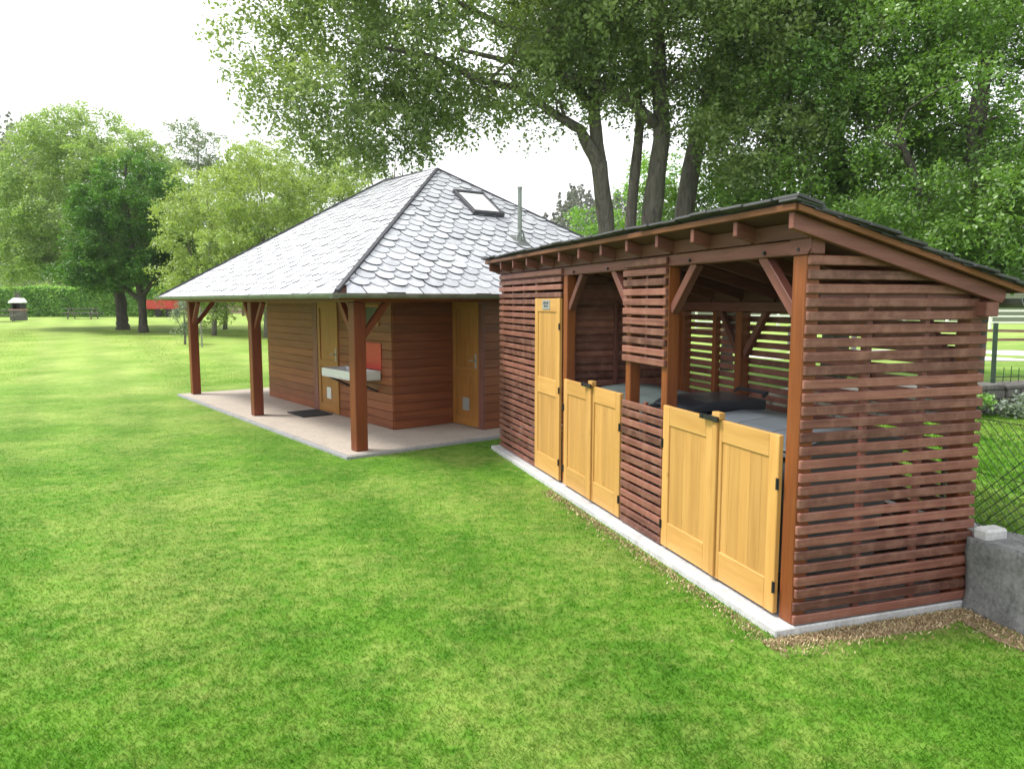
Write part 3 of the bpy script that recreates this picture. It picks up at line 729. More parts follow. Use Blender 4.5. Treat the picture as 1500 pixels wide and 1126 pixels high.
# road and fences beyond
def strip(name, pts, mat, label, z=.006):
    b = MB(); n = len(pts) // 2
    for i in range(n - 1):
        b.poly([(*pts[i], z), (*pts[i+1], z), (*pts[2*n-2-i], z), (*pts[2*n-1-i], z)])
    return tag(b.build(name, mat), label, kind='structure')
L1 = [(2, 26.5), (18, 25.2), (40, 24), (90, 22)]; L2 = [(90, 27.8), (40, 29.6), (18, 31), (2, 32.2)]
strip('road', L1 + L2, M['road'], 'pale gravel road beyond the raised lawn')
wf = empty('wooden_rail_fence', (0, 0, 0), 0, 'brown wooden post and rail fence at the far edge of the pale road', 'fence')
xs = np.arange(4, 60, 2.6); fy_ = lambda x: 32.3 - .08 * (x - 2)
b = MB()
for x in xs[:-1]:
    for z in (.45, .8): b.beam((x, fy_(x) - .06, z + jitter(.02)), (x + 2.6, fy_(x + 2.6) - .06, z + jitter(.02)), .05, .11)
b.build('rails', M['railwood'], wf)
for x in xs:
    b = MB(); b.box(x - .09, x + .09, fy_(x) - .03, fy_(x) + .13, 0, 1.0); b.build('fence_post', M['silver'], wf, .01)
pf = empty('white_paddock_fence', (0, 0, 0), 0, 'white rail fence far across the field behind the wooden rail fence', 'fence')
b = MB(); py = lambda x: 58 - .1 * x
xs = np.arange(14, 80, 3)
for x in xs[:-1]:
    for z in (.5, .95, 1.35): b.beam((x, py(x), z), (x + 3, py(x + 3), z), .05, .13)
b.build('rails', M['white'], pf)
for x in xs:
    b = MB(); b.box(x - .08, x + .08, py(x) + .03, py(x) + .19, 0, 1.5); b.build('fence_post', M['white'], pf)

# far end of the lawn: barbecue, tables, trailer, stake, fence, house
def ground_at(x, y, dz=0): return (x, y, float(gz(x, y)) + dz)
bq = empty('barbecue', ground_at(-34.6, 52.4), .1, 'stone garden barbecue with white hood standing before the hedge', 'barbecue')
b = MB(); b.box(-.75, .75, -.45, .45, 0, .72); b.build('base', M['stone'], bq, .03)
b = MB(); b.box(-.85, .85, -.52, .52, .721, .84); b.build('ledge', M['brick'], bq, .02)
b = MB(); b.box(-.62, -.42, -.3, .4, .841, 1.3); b.box(.42, .62, -.3, .4, .841, 1.3); b.box(-.419, .419, .3, .4, .841, 1.3); b.build('fire_box', M['black'], bq, .01)
b = MB(); b.prism([(-.85, -.5, 1.301), (.85, -.5, 1.301), (.8, -.45, 1.42), (.35, -.25, 1.68), (-.35, -.25, 1.68), (-.8, -.45, 1.42)], (0, .9, 0)); b.build('hood', M['white'], bq, .02)
b = MB(); b.box(-.2, .2, -.12, .22, 1.681, 2.05); b.build('chimney', M['stone'], bq, .02)
pt = empty('picnic_table', ground_at(-31.6, 55), .12, 'grey weathered picnic table on the lawn before the hedge, right of the barbecue', 'picnic table', 'picnic tables on the far lawn')
b = MB()
for k in range(5): b.box(-1.15, 1.15, -.36 + k * .148, -.36 + k * .148 + .135, .72, .765)
b.build('table_top', M['silver'], pt, .005)
for s_ in (-1, 1):
    b = MB()
    for k in range(2): b.box(-1.15, 1.15, s_ * .72 - .14 + k * .145, s_ * .72 - .14 + k * .145 + .135, .43, .47)
    b.build('bench_seat', M['silver'], pt, .005)
for s_ in (-1, 1):
    b = MB(); b.beam((s_ * .8, -.25, .71), (s_ * .8, -.6, 0), .06, .1); b.beam((s_ * .8, .25, .71), (s_ * .8, .6, 0), .06, .1); b.box(s_ * .8 - .04, s_ * .8 + .04, -.86, .86, .35, .425); b.build('leg_frame', M['silver'], pt)
p2 = copy_tree(pt); p2.location = ground_at(-34.2, 49.8); p2.rotation_euler = (0, 0, .5)
p2['label'] = 'grey picnic table at the left edge, just in front of the stone barbecue'
tr = empty('trailer', ground_at(-28.0, 60), .0, 'red farm trailer on black wheels beyond the two dark tree trunks', 'trailer')
b = MB(); b.box(-1.3, 1.3, -.7, .7, .62, .7); b.box(-1.3, 1.3, -.7, -.66, .701, 1.35); b.box(-1.3, 1.3, .66, .7, .701, 1.35); b.box(-1.3, -1.26, -.659, .659, .701, 1.35); b.box(1.26, 1.3, -.659, .659, .701, 1.35); b.build('body', M['redpaint'], tr, .02)
for sx in (-.1, 1.0):
    for sy in (-.78, .78):
        b = MB(); b.tube([(sx, sy - .1, .32), (sx, sy + .1, .32)], .32, 16); b.build('wheel', M['rubber'], tr)
b = MB(); b.beam((-1.3, 0, .6), (-2.3, 0, .4), .1, .1); b.build('drawbar', M['black'], tr); tr.scale = (.78, .9, 1)
sk_ = MB(); sk_.tube([(0, 0, -.1), (0, 0, 1.45)], .025, 8)
s0 = sk_.build('garden_stake', M['silver']); s0.location = ground_at(-11.25, 27); bq.scale = (.58, .7, .92); tag(s0, 'thin grey stake on the lawn seen beside the farthest porch post', 'stake')
ff = empty('far_rail_fence', (0, 0, 0), 0, 'dark rail fence across the far lawn seen through the porch', 'fence')
b = MB(); xs = np.arange(-27.5, -2, 2.4); gy = 63
for x in xs[:-1]:
    for z in (.4, .8, 1.15): b.beam((x, gy, z + .8), (x + 2.4, gy, z + .8), .05, .12)
b.build('rails', M['railwood'], ff)
for x in xs:
    b = MB(); b.box(x - .09, x + .09, gy + .03, gy + .2, .7, 2.1); b.build('fence_post', M['railwood'], ff)
hs = empty('far_house', ground_at(-25, 82), .05, 'pale house behind the far rail fence, glimpsed through the porch', 'house')
b = MB(); b.box(-7, 7, -4, 4, 0, 3); b.build('wall', M['render'], hs)
b = MB(); b.prism([(-7.4, -4.5, 3.001), (-7.4, 4.5, 3.001), (-7.4, 0, 5)], (14.8, 0, 0)); b.build('roof', M['tile'], hs)
for x in (-5, -2, 1.5, 4.6):
    b = MB(); b.box(x - .5, x + .5, -4.06, -4.002, 1, 2.3); w = b.build('window', M['white'], hs)
    b = MB(); b.box(x - .42, x + .42, -4.075, -4.062, 1.08, 2.22); b.build('pane', M['glassdk'], w)

# ------------------------------------------------------------------ foliage
def leaf_mesh(name, C, size, mat, parent, aspect=.55, up=.5, rng=RNG, rnd=None):
    """one folded rhombic leaf per point"""
    n = len(C); nrm = rng.normal(size=(n, 3)); nrm[:, 2] = np.abs(nrm[:, 2]) + up; nrm /= np.linalg.norm(nrm, axis=1)[:, None]
    d = rng.normal(size=(n, 3)); d[:, 2] -= .35; d -= nrm * (d * nrm).sum(1)[:, None]; d /= np.linalg.norm(d, axis=1)[:, None]
    s = np.cross(nrm, d); L = size * rng.uniform(.65, 1.3, n)[:, None]; W = L * aspect
    V = np.stack([C - d * L * .5, C + s * W * .5 + nrm * W * .15, C + d * L * .5, C - s * W * .5 + nrm * W * .15], 1).reshape(-1, 3)
    F = np.arange(4 * n).reshape(n, 4)
    return np_mesh(name, V, F, rng.uniform(0, 1, n) if rnd is None else rnd, mat, parent)
def spray(clumps, rad, per, rng, twigs=14, flat=.75, droop=.25):
    """leaf points strung along twigs that radiate from each clump centre"""
    out = []; tint = []
    for c, r in zip(clumps, rad):
        T = rng.normal(size=(twigs, 3)); T /= np.linalg.norm(T, axis=1)[:, None]; T[:, 2] = T[:, 2] * flat - droop
        k = max(4, int(per * r * r)); ti = rng.integers(0, twigs, k); u = rng.uniform(.1, 1, k) ** .7
        P = c + T[ti] * (u * r)[:, None]; P[:, 2] -= .18 * r * u * u
        out.append(P + rng.normal(scale=.085 * r + .02, size=(k, 3)))
        tint.append(np.clip(rng.normal(rng.uniform(.25, .7), .2, k), 0, 1))
    return np.concatenate(out), np.concatenate(tint)
def crown_points(ells, rng, bias=.45):
    C = []; Rr = []
    for (cx, cy, cz, ax, ay, az, n, r0, r1) in ells:
        d = rng.normal(size=(n, 3)); d /= np.linalg.norm(d, axis=1)[:, None]; q = rng.uniform(.15, 1, n) ** bias
        C.append(np.array([cx, cy, cz]) + d * q[:, None] * np.array([ax, ay, az])); Rr.append(rng.uniform(r0, r1, n))
    return np.concatenate(C), np.concatenate(Rr)
def tree(name, label, cat, base, stems, ells, leaf_size, per, leafmat, barkmat='bark', seed=1, group=None, limb_every=1, limb_r=.035, zmin=None, bias=.45, twigs=14, droop=.25, up=.5, keep=None):
    """base point; stems = lists of (offset point, radius); ells = crown ellipsoids in offsets from the base"""
    rng = np.random.default_rng(seed); random.seed(seed)
    t = empty(name, base, 0, label, cat, group)
    C, Rr = crown_points(ells, rng, bias)
    if zmin is not None: k = C[:, 2] > zmin; C, Rr = C[k], Rr[k]
    if keep is not None: k = keep(C); C, Rr = C[k], Rr[k]
    b = MB(); nodes = []
    for st in stems:
        P = [Vector(p) for p, r in st]; rad = [r for p, r in st]; pts = []; rr = []
        for i in range(len(P) - 1):
            for k in range(4):
                u = k / 4; pts.append(P[i].lerp(P[i+1], u) + Vector((random.uniform(-1, 1), random.uniform(-1, 1), 0)) * rad[i] * .10); rr.append((rad[i] + (rad[i+1] - rad[i]) * u) * random.uniform(.93, 1.07))
        pts.append(P[-1]); rr.append(rad[-1]); b.tube(pts, rr, 9)
        nodes += list(zip(pts, rr))
    NP = np.array([tuple(p) for p, r in nodes]); NR = np.array([r for p, r in nodes])
    order = np.argsort(-Rr)[::limb_every]
    for ci in order:
        c = C[ci]; d = np.linalg.norm(NP - c, axis=1) + np.maximum(0, NP[:, 2] - c[2] + .3) * 1.5 + (NP[:, 2] < NP[:, 2].max() * .3) * 2.0
        k = int(np.argmin(d)); a = Vector(NP[k]); e = Vector(c); L = (e - a).length
        if L < .25: continue
        m1 = a.lerp(e, .35) + Vector((rng.normal() * .08 * L, rng.normal() * .08 * L, .10 * L)); m2 = a.lerp(e, .7) + Vector((rng.normal() * .08 * L, rng.normal() * .08 * L, .08 * L))
        r0 = min(NR[k] * .6, limb_r * (0.6 + L * .25)); b.tube([a, m1, m2, e], [r0, r0 * .7, r0 * .45, .008], 5, False)
        for q, u in ((m1, .6), (m2, .4)): NP = np.vstack([NP, [tuple(q)]]); NR = np.append(NR, r0 * u)
    b.build('trunk', M[barkmat], t, smooth=True)
    P, tint = spray(C, Rr, per, rng, twigs, .75, droop)
    leaf_mesh('crown', P, leaf_size, M[leafmat], t, up=up, rng=rng, rnd=tint)
    return t, len(P)

# two big multi-stemmed cherries behind the cabin and the shed
T_ = []
T_.append(tree('cherry_tree', 'big spreading tree whose two forking stems rise left of the others behind the cabin roof', 'tree', (2.5, 19.2, 0),
     [[((.25, 0, -.1), 0.311), ((.05, 0, 1.6), 0.252), ((-.1, 0, 3.9), 0.222), ((-.35, -.2, 5.4), 0.2), ((-.85, -.4, 6.2), 0.13), ((-1.6, -.7, 6.55), 0.1), ((-2.3, -.9, 7.0), 0.085), ((-3.3, -1.5, 7.05), 0.07), ((-4.3, -1.9, 7.45), 0.05), ((-6.0, -2.6, 7.5), 0.02)],
      [((-.17, -.05, 4.4), 0.13), ((-.34, -.15, 5.5), 0.17), ((-.5, -.2, 7), 0.14), ((-.6, -.1, 9), 0.104), ((-1.2, .2, 11), 0.052)],
      [((-.5, -.2, 6.8), 0.104), ((-2.2, -.6, 8.3), 0.081), ((-4.2, -.8, 9.2), 0.052), ((-6, -1.2, 9.4), 0.03)],
      [((.4, .1, -.1), 0.222), ((.5, .2, 2), 0.178), ((.55, .3, 4.2), 0.148), ((.75, .3, 6.5), 0.118), ((.5, .5, 9), 0.081), ((1, .8, 11), 0.037)]],
     [(-3.4, -1.6, 8.8, 5.4, 3.4, 2.4, 150, .55, 1.1), (-6.3, -1.8, 7.7, 2.5, 2.4, 2.4, 60, .45, .95), (-5.9, -1.5, 6.3, 2.2, 2.0, 1.1, 50, .35, .75), (-3.9, -1.5, 6.9, 2.2, 2.0, .8, 22, .35, .7), (.2, .2, 10, 3.6, 3.4, 2.6, 70, .7, 1.2), (-2.4, -1.2, 6.7, 1.8, 1.4, .5, 14, .22, .42), (-2.3, -3.5, 10.3, 4.5, 2, 1.6, 40, .6, 1.1)],
     .115, 480, 'lf_big', 'bark', 11, limb_r=.05, up=.35))
T_.append(tree('cherry_tree', 'big tree with two thick straight stems directly behind the bin shelter roof', 'tree', (3.9, 19.2, 0),
     [[((-.5, 0, -.1), 0.326), ((-.45, 0, 2), 0.274), ((-.35, -.1, 4.1), 0.259), ((-.2, -.2, 6), 0.222), ((-.3, -.1, 8.2), 0.163), ((-.5, .1, 10.8), 0.074)],
      [((.3, .1, -.1), 0.34), ((.35, .15, 2), 0.296), ((.5, .2, 4.3), 0.266), ((.8, .2, 6.2), 0.222), ((1.3, .1, 8), 0.148), ((2.0, 0, 10), 0.074)],
      [((.8, .2, 6), 0.133), ((2.2, -.6, 7.2), 0.089), ((3.6, -1.2, 7.8), 0.044)], [((-.25, -.2, 6.3), 0.148), ((-1.5, -.8, 7.05), 0.111), ((-3.1, -1.2, 7.35), 0.081), ((-5.2, -1.6, 7.7), 0.037)]],
     [(.8, -.5, 9.2, 4.2, 3.6, 3.0, 120, .6, 1.15), (3.2, -1.8, 7.2, 2.2, 2.0, 1.9, 60, .45, .9), (1.6, -2.4, 5.7, 1.7, 1.4, 1.3, 40, .35, .75), (1.2, -1.5, 10.5, 3.6, 2.5, 1.6, 36, .6, 1.1)],
     .115, 480, 'lf_big', 'bark', 12, limb_r=.05, up=.35))
T_.append(tree('leafy_tree', 'dense dark tree right of the thick stems, behind the shelter roof', 'tree', (8.0, 18.5, 0),
     [[((0, 0, -.1), .34), ((.1, 0, 3), .28), ((-.2, 0, 6), .2), ((-.1, .2, 9), .1)], [((.1, 0, 2.6), .2), ((1.2, -.3, 5), .15), ((2.2, -.3, 7.5), .07)], [((0, 0, 2.4), .18), ((-1.2, -.2, 4.4), .12), ((-1.9, -.4, 6.8), .06)]],
     [(0, 0, 7.4, 3.9, 3.2, 3.6, 150, .55, 1.1), (-.6, -1.6, 4.2, 3.0, 1.8, 1.5, 70, .4, .8), (.4, -1, 10.2, 3.6, 2.8, 1.8, 40, .6, 1.1)],
     .1, 700, 'lf_right', 'barkdk', 13, limb_r=.05, up=.3))
T_.append(tree('leafy_tree', 'bright leafy tree at the right edge, low boughs behind the shelter', 'tree', (9.3, 15.2, 0),
     [[((0, 0, -.1), .3), ((.1, 0, 2.6), .25), ((-.1, 0, 5.2), .18), ((.2, .2, 8.5), .08)], [((.1, 0, 2.2), .16), ((1.3, -.5, 4), .11), ((2.2, -.9, 6), .05)], [((0, 0, 2.2), .16), ((-1.3, -.5, 3.8), .11), ((-2.0, -.7, 5.2), .05)]],
     [(1.1, 0, 6.2, 3.8, 2.9, 3.4, 160, .5, 1.0), (.2, -1.2, 3.7, 3.2, 1.8, 1.2, 90, .35, .7), (2.2, -.5, 3.6, 2.6, 1.8, 1.0, 50, .35, .7), (1.5, 0, 9, 3.4, 2.5, 1.6, 30, .6, 1)],
     .085, 820, 'lf_right', 'barkdk', 14, limb_r=.045, up=.3))
T_.append(tree('leafy_tree', 'lower green tree between the thick stems and the dark tree behind the shelter', 'tree', (6.2, 21.5, 0),
     [[((0, 0, -.1), .2), ((.1, 0, 2), .16), ((0, .1, 4.5), .08)], [((0, 0, 1.5), .1), ((.9, 0, 3), .07), ((1.5, 0, 4.6), .03)]],
     [(0, 0, 4.4, 2.8, 1.8, 2.2, 90, .4, .8)], .12, 480, 'lf_right', 'barkdk', 15, up=.3))
T_.append(tree('shrub', 'fresh green bush growing at the foot of the forked stems behind the cabin roof', 'shrub', (2.35, 22.5, 0),
     [[((0, 0, -.1), .1), ((0, 0, 1.5), .08), ((.1, 0, 3.2), .04)], [((0, 0, .2), .08), ((-.8, 0, 2.2), .04)]],
     [(.2, 0, 3.3, 1.5, 1.2, 1.9, 60, .35, .7)], .11, 480, 'lf_hedge', 'barkdk', 16))
T_.append(tree('shrub', 'tall fresh green bush seen between the thick tree stems behind the shelter roof', 'shrub', (4.3, 23.5, 0),
     [[((0, 0, -.1), .1), ((0, 0, 2), .08), ((.1, 0, 4.6), .04)], [((0, 0, .4), .08), ((-.9, 0, 3.2), .04)]],
     [(0, 0, 4.4, 1.7, 1.2, 2.5, 70, .35, .7)], .11, 420, 'lf_hedge', 'barkdk', 17))
# left: pale broad tree and the dark maple before it
T_.append(tree('broad_tree', 'tallest broad pale green tree on the left of the lawn', 'tree', ground_at(-20.6, 39.5),
     [[((0, 0, -.1), .36), ((0, 0, .5), .29), ((-.1, 0, 2.2), .26), ((-.7, .6, 4.2), .2), ((-1.4, 1.5, 7), .13), ((-1.4, 1.6, 9), .06)], [((-.1, 0, 2.1), .2), ((.9, .4, 3.6), .16), ((1.2, .8, 7), .1), ((.8, 1, 9), .05)], [((-.4, .3, 3.2), .15), ((-3, .8, 4.8), .1), ((-5, 1, 6), .05)]],
     [(-2.3, 1.6, 6.1, 5.3, 4.2, 5.7, 440, .55, 1.0), (-2.3, 1.6, 6.3, 3.6, 3, 4.1, 130, .7, 1.1), (-3.4, 1.2, 4.0, 4.2, 3.2, 1.5, 80, .5, .8)],
     .14, 430, 'lf_lime', 'barkdk', 21, limb_every=4, zmin=3.1, bias=.16, up=.7))
T_.append(tree('maple_tree', 'dark green dome-shaped maple on the lawn before the tallest pale tree', 'tree', ground_at(-18.05, 36.5),
     [[((0, 0, -.1), .27), ((0, 0, .5), .2), ((0, 0, 1.6), .18), ((-.2, 0, 3), .15), ((-.5, 0, 6), .1), ((-.4, 0, 8), .05)], [((0, 0, 1.5), .13), ((-.9, -.1, 2.3), .11), ((-2.2, -.3, 3.6), .06)], [((0, 0, 1.7), .12), ((.8, -.2, 2.6), .09), ((1.4, -.3, 3.6), .05)]],
     [(-.1, 0, 4.8, 3.1, 2.5, 3.7, 260, .4, .75), (-.5, 0, 4.6, 2.0, 1.8, 2.6, 60, .5, .8), (-.5, 0, 3.0, 3.7, 2.6, .95, 140, .35, .65)],
     .125, 620, 'lf_maple', 'barkdk', 22, limb_every=4, zmin=2.35, bias=.16, up=1.2, droop=.1))
# airy spring trees behind the cabin
air = [(-13.2, 33, 7.4, 2.5, 31, 'low yellow-green spring tree next to the dark maple'), (-10.4, 31.5, 8.2, 2.5, 32, 'yellow-green spring tree over the left slope of the cabin roof'),
       (-7.6, 33.5, 8.6, 2.3, 33, 'taller spring tree under the cherry boughs, just left of the roof apex'), (-15.4, 40, 9.0, 2.6, 34, 'pale thin spring tree half hidden behind the dark maple'), (-4.5, 36, 6.8, 2.0, 35, 'loose spring tree right behind the roof apex'),
       (-12.2, 37.5, 9.2, 2.7, 36, 'tall full spring tree midway between the dark maple and the roof apex'), (-9.2, 36.5, 9.0, 2.6, 37, 'full spring tree below the outermost hanging cherry boughs')]
for x, y, h, w, sd, lb in air:
    T_.append(tree('spring_tree', lb, 'tree', ground_at(x, y),
        [[((0, 0, -.1), .12), ((.12, 0, 1.6), .095), ((-.12, .1, 3.2), .07), ((.1, 0, 4.7), .045), ((-.05, 0, h * .8), .015)], [((.1, 0, 1.5), .06), ((.8, .1, 3.2), .04), ((1.0, .1, 4.4), .025), ((1.2, .2, h * .75), .01)], [((.1, 0, 1.7), .06), ((-.8, 0, 3.3), .04), ((-1.0, 0, 4.4), .025), ((-1.3, .2, h * .7), .01)]],
        [(0, 0, h * .56, w, w * .85, h * .47, 190, .35, .75)], .12, 420, 'lf_airy', 'bark', sd, group='yellow-green spring trees behind the cabin', limb_every=2, bias=.4, twigs=10, up=.3))
T_.append(tree('slender_tree', 'tall slender grey-green tree far behind, its crown clear against the white sky', 'tree', (-25.2, 61, .8),
     [[((0, 0, -.1), .2), ((.2, 0, 6), .15), ((.1, 0, 11), .09), ((.2, 0, 14.2), .03)]],
     [(0, 0, 13.4, 2.2, 1.7, 2.5, 60, .5, .9), (.7, 0, 9.3, 1.6, 1.4, 2.2, 20, .4, .8)], .2, 170, 'lf_grey', 'bark', 41, twigs=9))
T_.append(tree('bare_tree', 'thin-branched almost bare tree behind the top of the cabin roof', 'tree', (-6.6, 42, .6),
     [[((0, 0, -.1), .16), ((.1, 0, 3), .12), ((0, 0, 6), .08), ((.2, 0, 9.6), .02)], [((0, 0, 3), .07), ((-.8, 0, 6), .05), ((-1.3, 0, 9.2), .015)], [((0, 0, 3.6), .07), ((.8, 0, 6), .05), ((1.6, 0, 9), .015)], [((0, 0, 5), .06), ((.4, 0, 7), .04), ((.7, 0, 9.6), .012)]],
     [(.1, 0, 7.2, 2.2, 1.5, 2.8, 70, .3, .6)], .12, 70, 'lf_grey', 'bark', 42, twigs=8, limb_r=.05))
T_.append(tree('sapling', 'spindly young sapling on the lawn left of the farthest porch post', 'sapling', ground_at(-12.3, 28),
     [[((0, 0, -.05), .045), ((.02, 0, .6), .035), ((0, 0, 1.5), .015)], [((0, 0, .35), .02), ((-.25, 0, .9), .008)]],
     [(-.05, 0, 1.0, .42, .35, .62, 26, .14, .26)], .07, 1100, 'lf_silver', 'bark', 43, limb_r=.012, twigs=7))
for x, y, h, w, sd, lb in ((-44, 66, 3.6, 3.0, 51, 'rounded pale bush showing over the hedge, leftmost'), (-38.6, 65, 3.7, 2.6, 52, 'rounded pale bush showing over the hedge, left of the broad tree')):
    T_.append(tree('bush', lb, 'bush', (x, y, .8), [[((0, 0, -.1), .12), ((0, 0, 1.5), .1), ((.1, 0, h), .03)]], [(0, 0, h * .6, w, w * .7, h * .5, 60, .5, .9)], .2, 170, 'lf_bush', 'barkdk', sd, group='bushes over the hedge', limb_every=3))
# background trees closing off the far side
for i, (x, y, h, w, mt, lb) in enumerate(((30, 75, 9, 5, 'lf_hedge', 'round green tree far behind the white fence, nearest the shelter'), (42, 72, 9, 5.5, 'lf_hedge', 'round green tree far behind the white fence at the right edge'),
      (17, 78, 10, 5.5, 'lf_bush', 'light green tree far behind the bin shelter'), (4, 70, 8, 4.5, 'lf_bush', 'light green tree far beyond the flue pipe'), (-32, 78, 9, 5, 'lf_grey', 'grey-green tree behind the red trailer'), (-16, 74, 8.5, 5, 'lf_bush', 'pale tree behind the far rail fence'))):
    T_.append(tree('distant_tree', lb, 'tree', (x, y, .3), [[((0, 0, -.1), .25), ((0, 0, 3), .2), ((.2, 0, h), .05)]], [(0, 0, h * .58, w, w * .8, h * .46, 70, .8, 1.5)], .26, 90, mt, 'barkdk', 60 + i, limb_every=3))
# clipped hedge
hd = empty('hedge', (0, 0, 0), 0, 'long clipped green hedge at the far end of the lawn', 'hedge')
rng = np.random.default_rng(5); n = 70000
hx = rng.uniform(-62, -27.5, n); zz = rng.uniform(0, 2.3, n); sel = rng.random(n)
yy = 59.6 + rng.normal(0, .1, n); top = sel > .72; yy[top] = rng.uniform(59.5, 61.0, top.sum()); zz[top] = 2.3 + rng.normal(0, .06, top.sum())
zz *= 1 + .03 * np.sin(hx * 1.3) + .015 * np.sin(hx * 4.7)
P = np.stack([hx, yy + .08 * np.sin(hx * 2.2 + zz * 3), zz + gz(hx, yy)], 1)
leaf_mesh('leaves', P, .17, M['lf_hedge'], hd, up=.4, rng=rng)
b = MB()
for x in np.arange(-61.5, -27.6, .6): b.tube([(x, 60.3, float(gz(x, 60))), (x + jitter(.1), 60.3, 2.2), (x + jitter(.3), 60.3, 2.9)], [.05, .04, .02], 5)
b.box(-61.8, -27.7, 59.8, 60.8, .9, 2.95)
b.build('branches', M['hill'], hd)
# plants by the dry-stone wall
def low_plant(X, Y, h, w, mat, label, seed, kind='plant'):
    x, y = sw(X, Y); rg = np.random.default_rng(seed); t = empty('wall_plant', (x, y, .4), 0, label, kind)
    b = MB(); C = []
    for k in range(9):
        a = rg.uniform(0, 6.28); e = np.array([math.cos(a) * w * rg.uniform(.3, 1), math.sin(a) * w * .7 * rg.uniform(.3, 1), h * rg.uniform(.5, 1)])
        b.tube([(0, 0, 0), tuple(e * .5 + np.array([0, 0, .05])), tuple(e)], [.008, .006, .003], 5, False); C.append(e)
    b.build('stems', M['barkdk'], t); C = np.array(C); P, ti = spray(C, np.full(len(C), w * .45), 1500 / max(w, .2), rg, 8)
    P[:, 2] = np.maximum(P[:, 2], .01); leaf_mesh('leaves', P, .055, M[mat], t, rng=rg, rnd=ti)
low_plant(6.15, 4.05, .34, .3, 'lf_hedge', 'leafy green plant at the foot of the dry-stone wall beside the shelter', 71)
low_plant(6.75, 3.95, .28, .36, 'lf_silver', 'silvery plant at the foot of the dry-stone wall, right of the green one', 72)
low_plant(7.5, 3.95, .3, .4, 'lf_silver', 'silvery plant at the foot of the dry-stone wall at the right edge', 73)

# ------------------------------------------------------------------ hills and forest
th = np.linspace(R(20), R(165), 60); rr = np.array([85, 100, 120, 145, 170, 200, 240, 300])
def hill_h(T, Rd):
    left = sstep(R(112), R(128), T); mid = sstep(R(85.5), R(89.5), T) * (1 - sstep(R(113), R(119), T))
    return (16 + 2.5 * np.sin(T * 9) + 14 * left - 9 * mid) * sstep(85, 190, Rd)
T2, R2 = np.meshgrid(th, rr); V = np.stack([(R2 * np.cos(T2)).ravel(), (R2 * np.sin(T2)).ravel(), hill_h(T2, R2).ravel() - .3], 1); nx = len(th)
i, j = np.meshgrid(np.arange(nx - 1), np.arange(len(rr) - 1)); a = (j * nx + i).ravel()
tag(np_mesh('hill', V, np.stack([a, a + nx, a + nx + 1, a + 1], 1), None, M['hill'], smooth=True), 'low wooded hills beyond the field', kind='structure')
rng = np.random.default_rng(9); n = 1100
tt = rng.uniform(R(48), R(140), n); rd = rng.uniform(110, 225, n); hh = rng.uniform(8, 13, n); px, py_ = rd * np.cos(tt), rd * np.sin(tt); pz = hill_h(tt, rd) - .5
K = 110; u = rng.uniform(.12, 1, (n, K)); ang = rng.uniform(0, 6.283, (n, K)); rad = (1.02 - u) * .24 * hh[:, None] * rng.uniform(.3, 1.1, (n, K)) + .15
C = np.stack([px[:, None] + rad * np.cos(ang), py_[:, None] + rad * np.sin(ang), pz[:, None] + u * hh[:, None] - rad * .25], 2).reshape(-1, 3)
fo = leaf_mesh('forest', C, .95, M['needle'], None, .6, .2, rng)
tag(fo, 'distant dark conifer wood covering the hills', kind='stuff')

# ------------------------------------------------------------------ grass
rng = np.random.default_rng(3)
def blades(n, y0, y1, half, hmin, hmax, name, mat, zf, mask, wk=.0006, pos=None):
    if pos is None:
        y = y0 * (y1 / y0) ** rng.random(n); x = rng.uniform(-1, 1, n) * (half * y + 2.6)
    else: x, y = pos
    k = mask(x, y); x, y = x[k], y[k]; n = len(x); z = zf(x, y)
    D = np.maximum(y, 2.6); h = rng.uniform(hmin, hmax, n) * np.clip(1.0 - .055 * D, .28, .85); w = wk * D * rng.uniform(.7, 1.3, n)
    a = rng.uniform(0, 6.283, n); bend = rng.uniform(.5, 1.6, n) * h; b2 = rng.uniform(0, 6.283, n)
    dx, dy = np.cos(a) * w, np.sin(a) * w; bx, by = np.cos(b2) * bend, np.sin(b2) * bend
    V = np.stack([np.stack([x - dx, y - dy, z - .005], 1), np.stack([x + dx, y + dy, z - .005], 1), np.stack([x + dx * .6 + bx * .4, y + dy * .6 + by * .4, z + h * .62], 1), np.stack([x + bx, y + by, z + h], 1)], 1).reshape(-1, 3)
    return np_mesh(name, V, np.arange(4 * n).reshape(n, 4), rng.uniform(0, 1, n), mat)
def open_lawn(x, y):
    X, Y = to_local(CAB_ROT, CAB_O, x, y); a = (X > -.285) & (X < 6.3) & (Y > -.235) & (Y < 8.0)
    X, Y = to_local(SHED_ROT, SHED_O, x, y); s = (X > -.115) & (X < 1.5) & (Y > -.11) & (Y < 6.0)
    w = (X > 1.3) & (Y < 6.2)
    d = (X > -.3) & (X < 1.5) & (Y > -.3) & (Y < -.1) & (rng.random(len(x)) > .35)
    rd = (x > 1.5) & (y > 24)
    return ~(a | s | w | d | rd)
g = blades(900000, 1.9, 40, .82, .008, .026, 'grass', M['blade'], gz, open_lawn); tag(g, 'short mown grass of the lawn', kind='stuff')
n = 60000; X, Y = rng.uniform(1.68, 8.6, n), rng.uniform(-4, 4.2, n); x, y = to_world(SHED_ROT, SHED_O, X, Y)
def rz(x, y): X, Y = to_local(SHED_ROT, SHED_O, x, y); return raised(X, Y)
g = blades(n, 0, 0, 0, .03, .07, 'raised_grass', M['blade'], rz, lambda x, y: np.ones(len(x), bool), .0008, (x, y)); tag(g, 'grass of the raised lawn behind the concrete wall', kind='stuff')
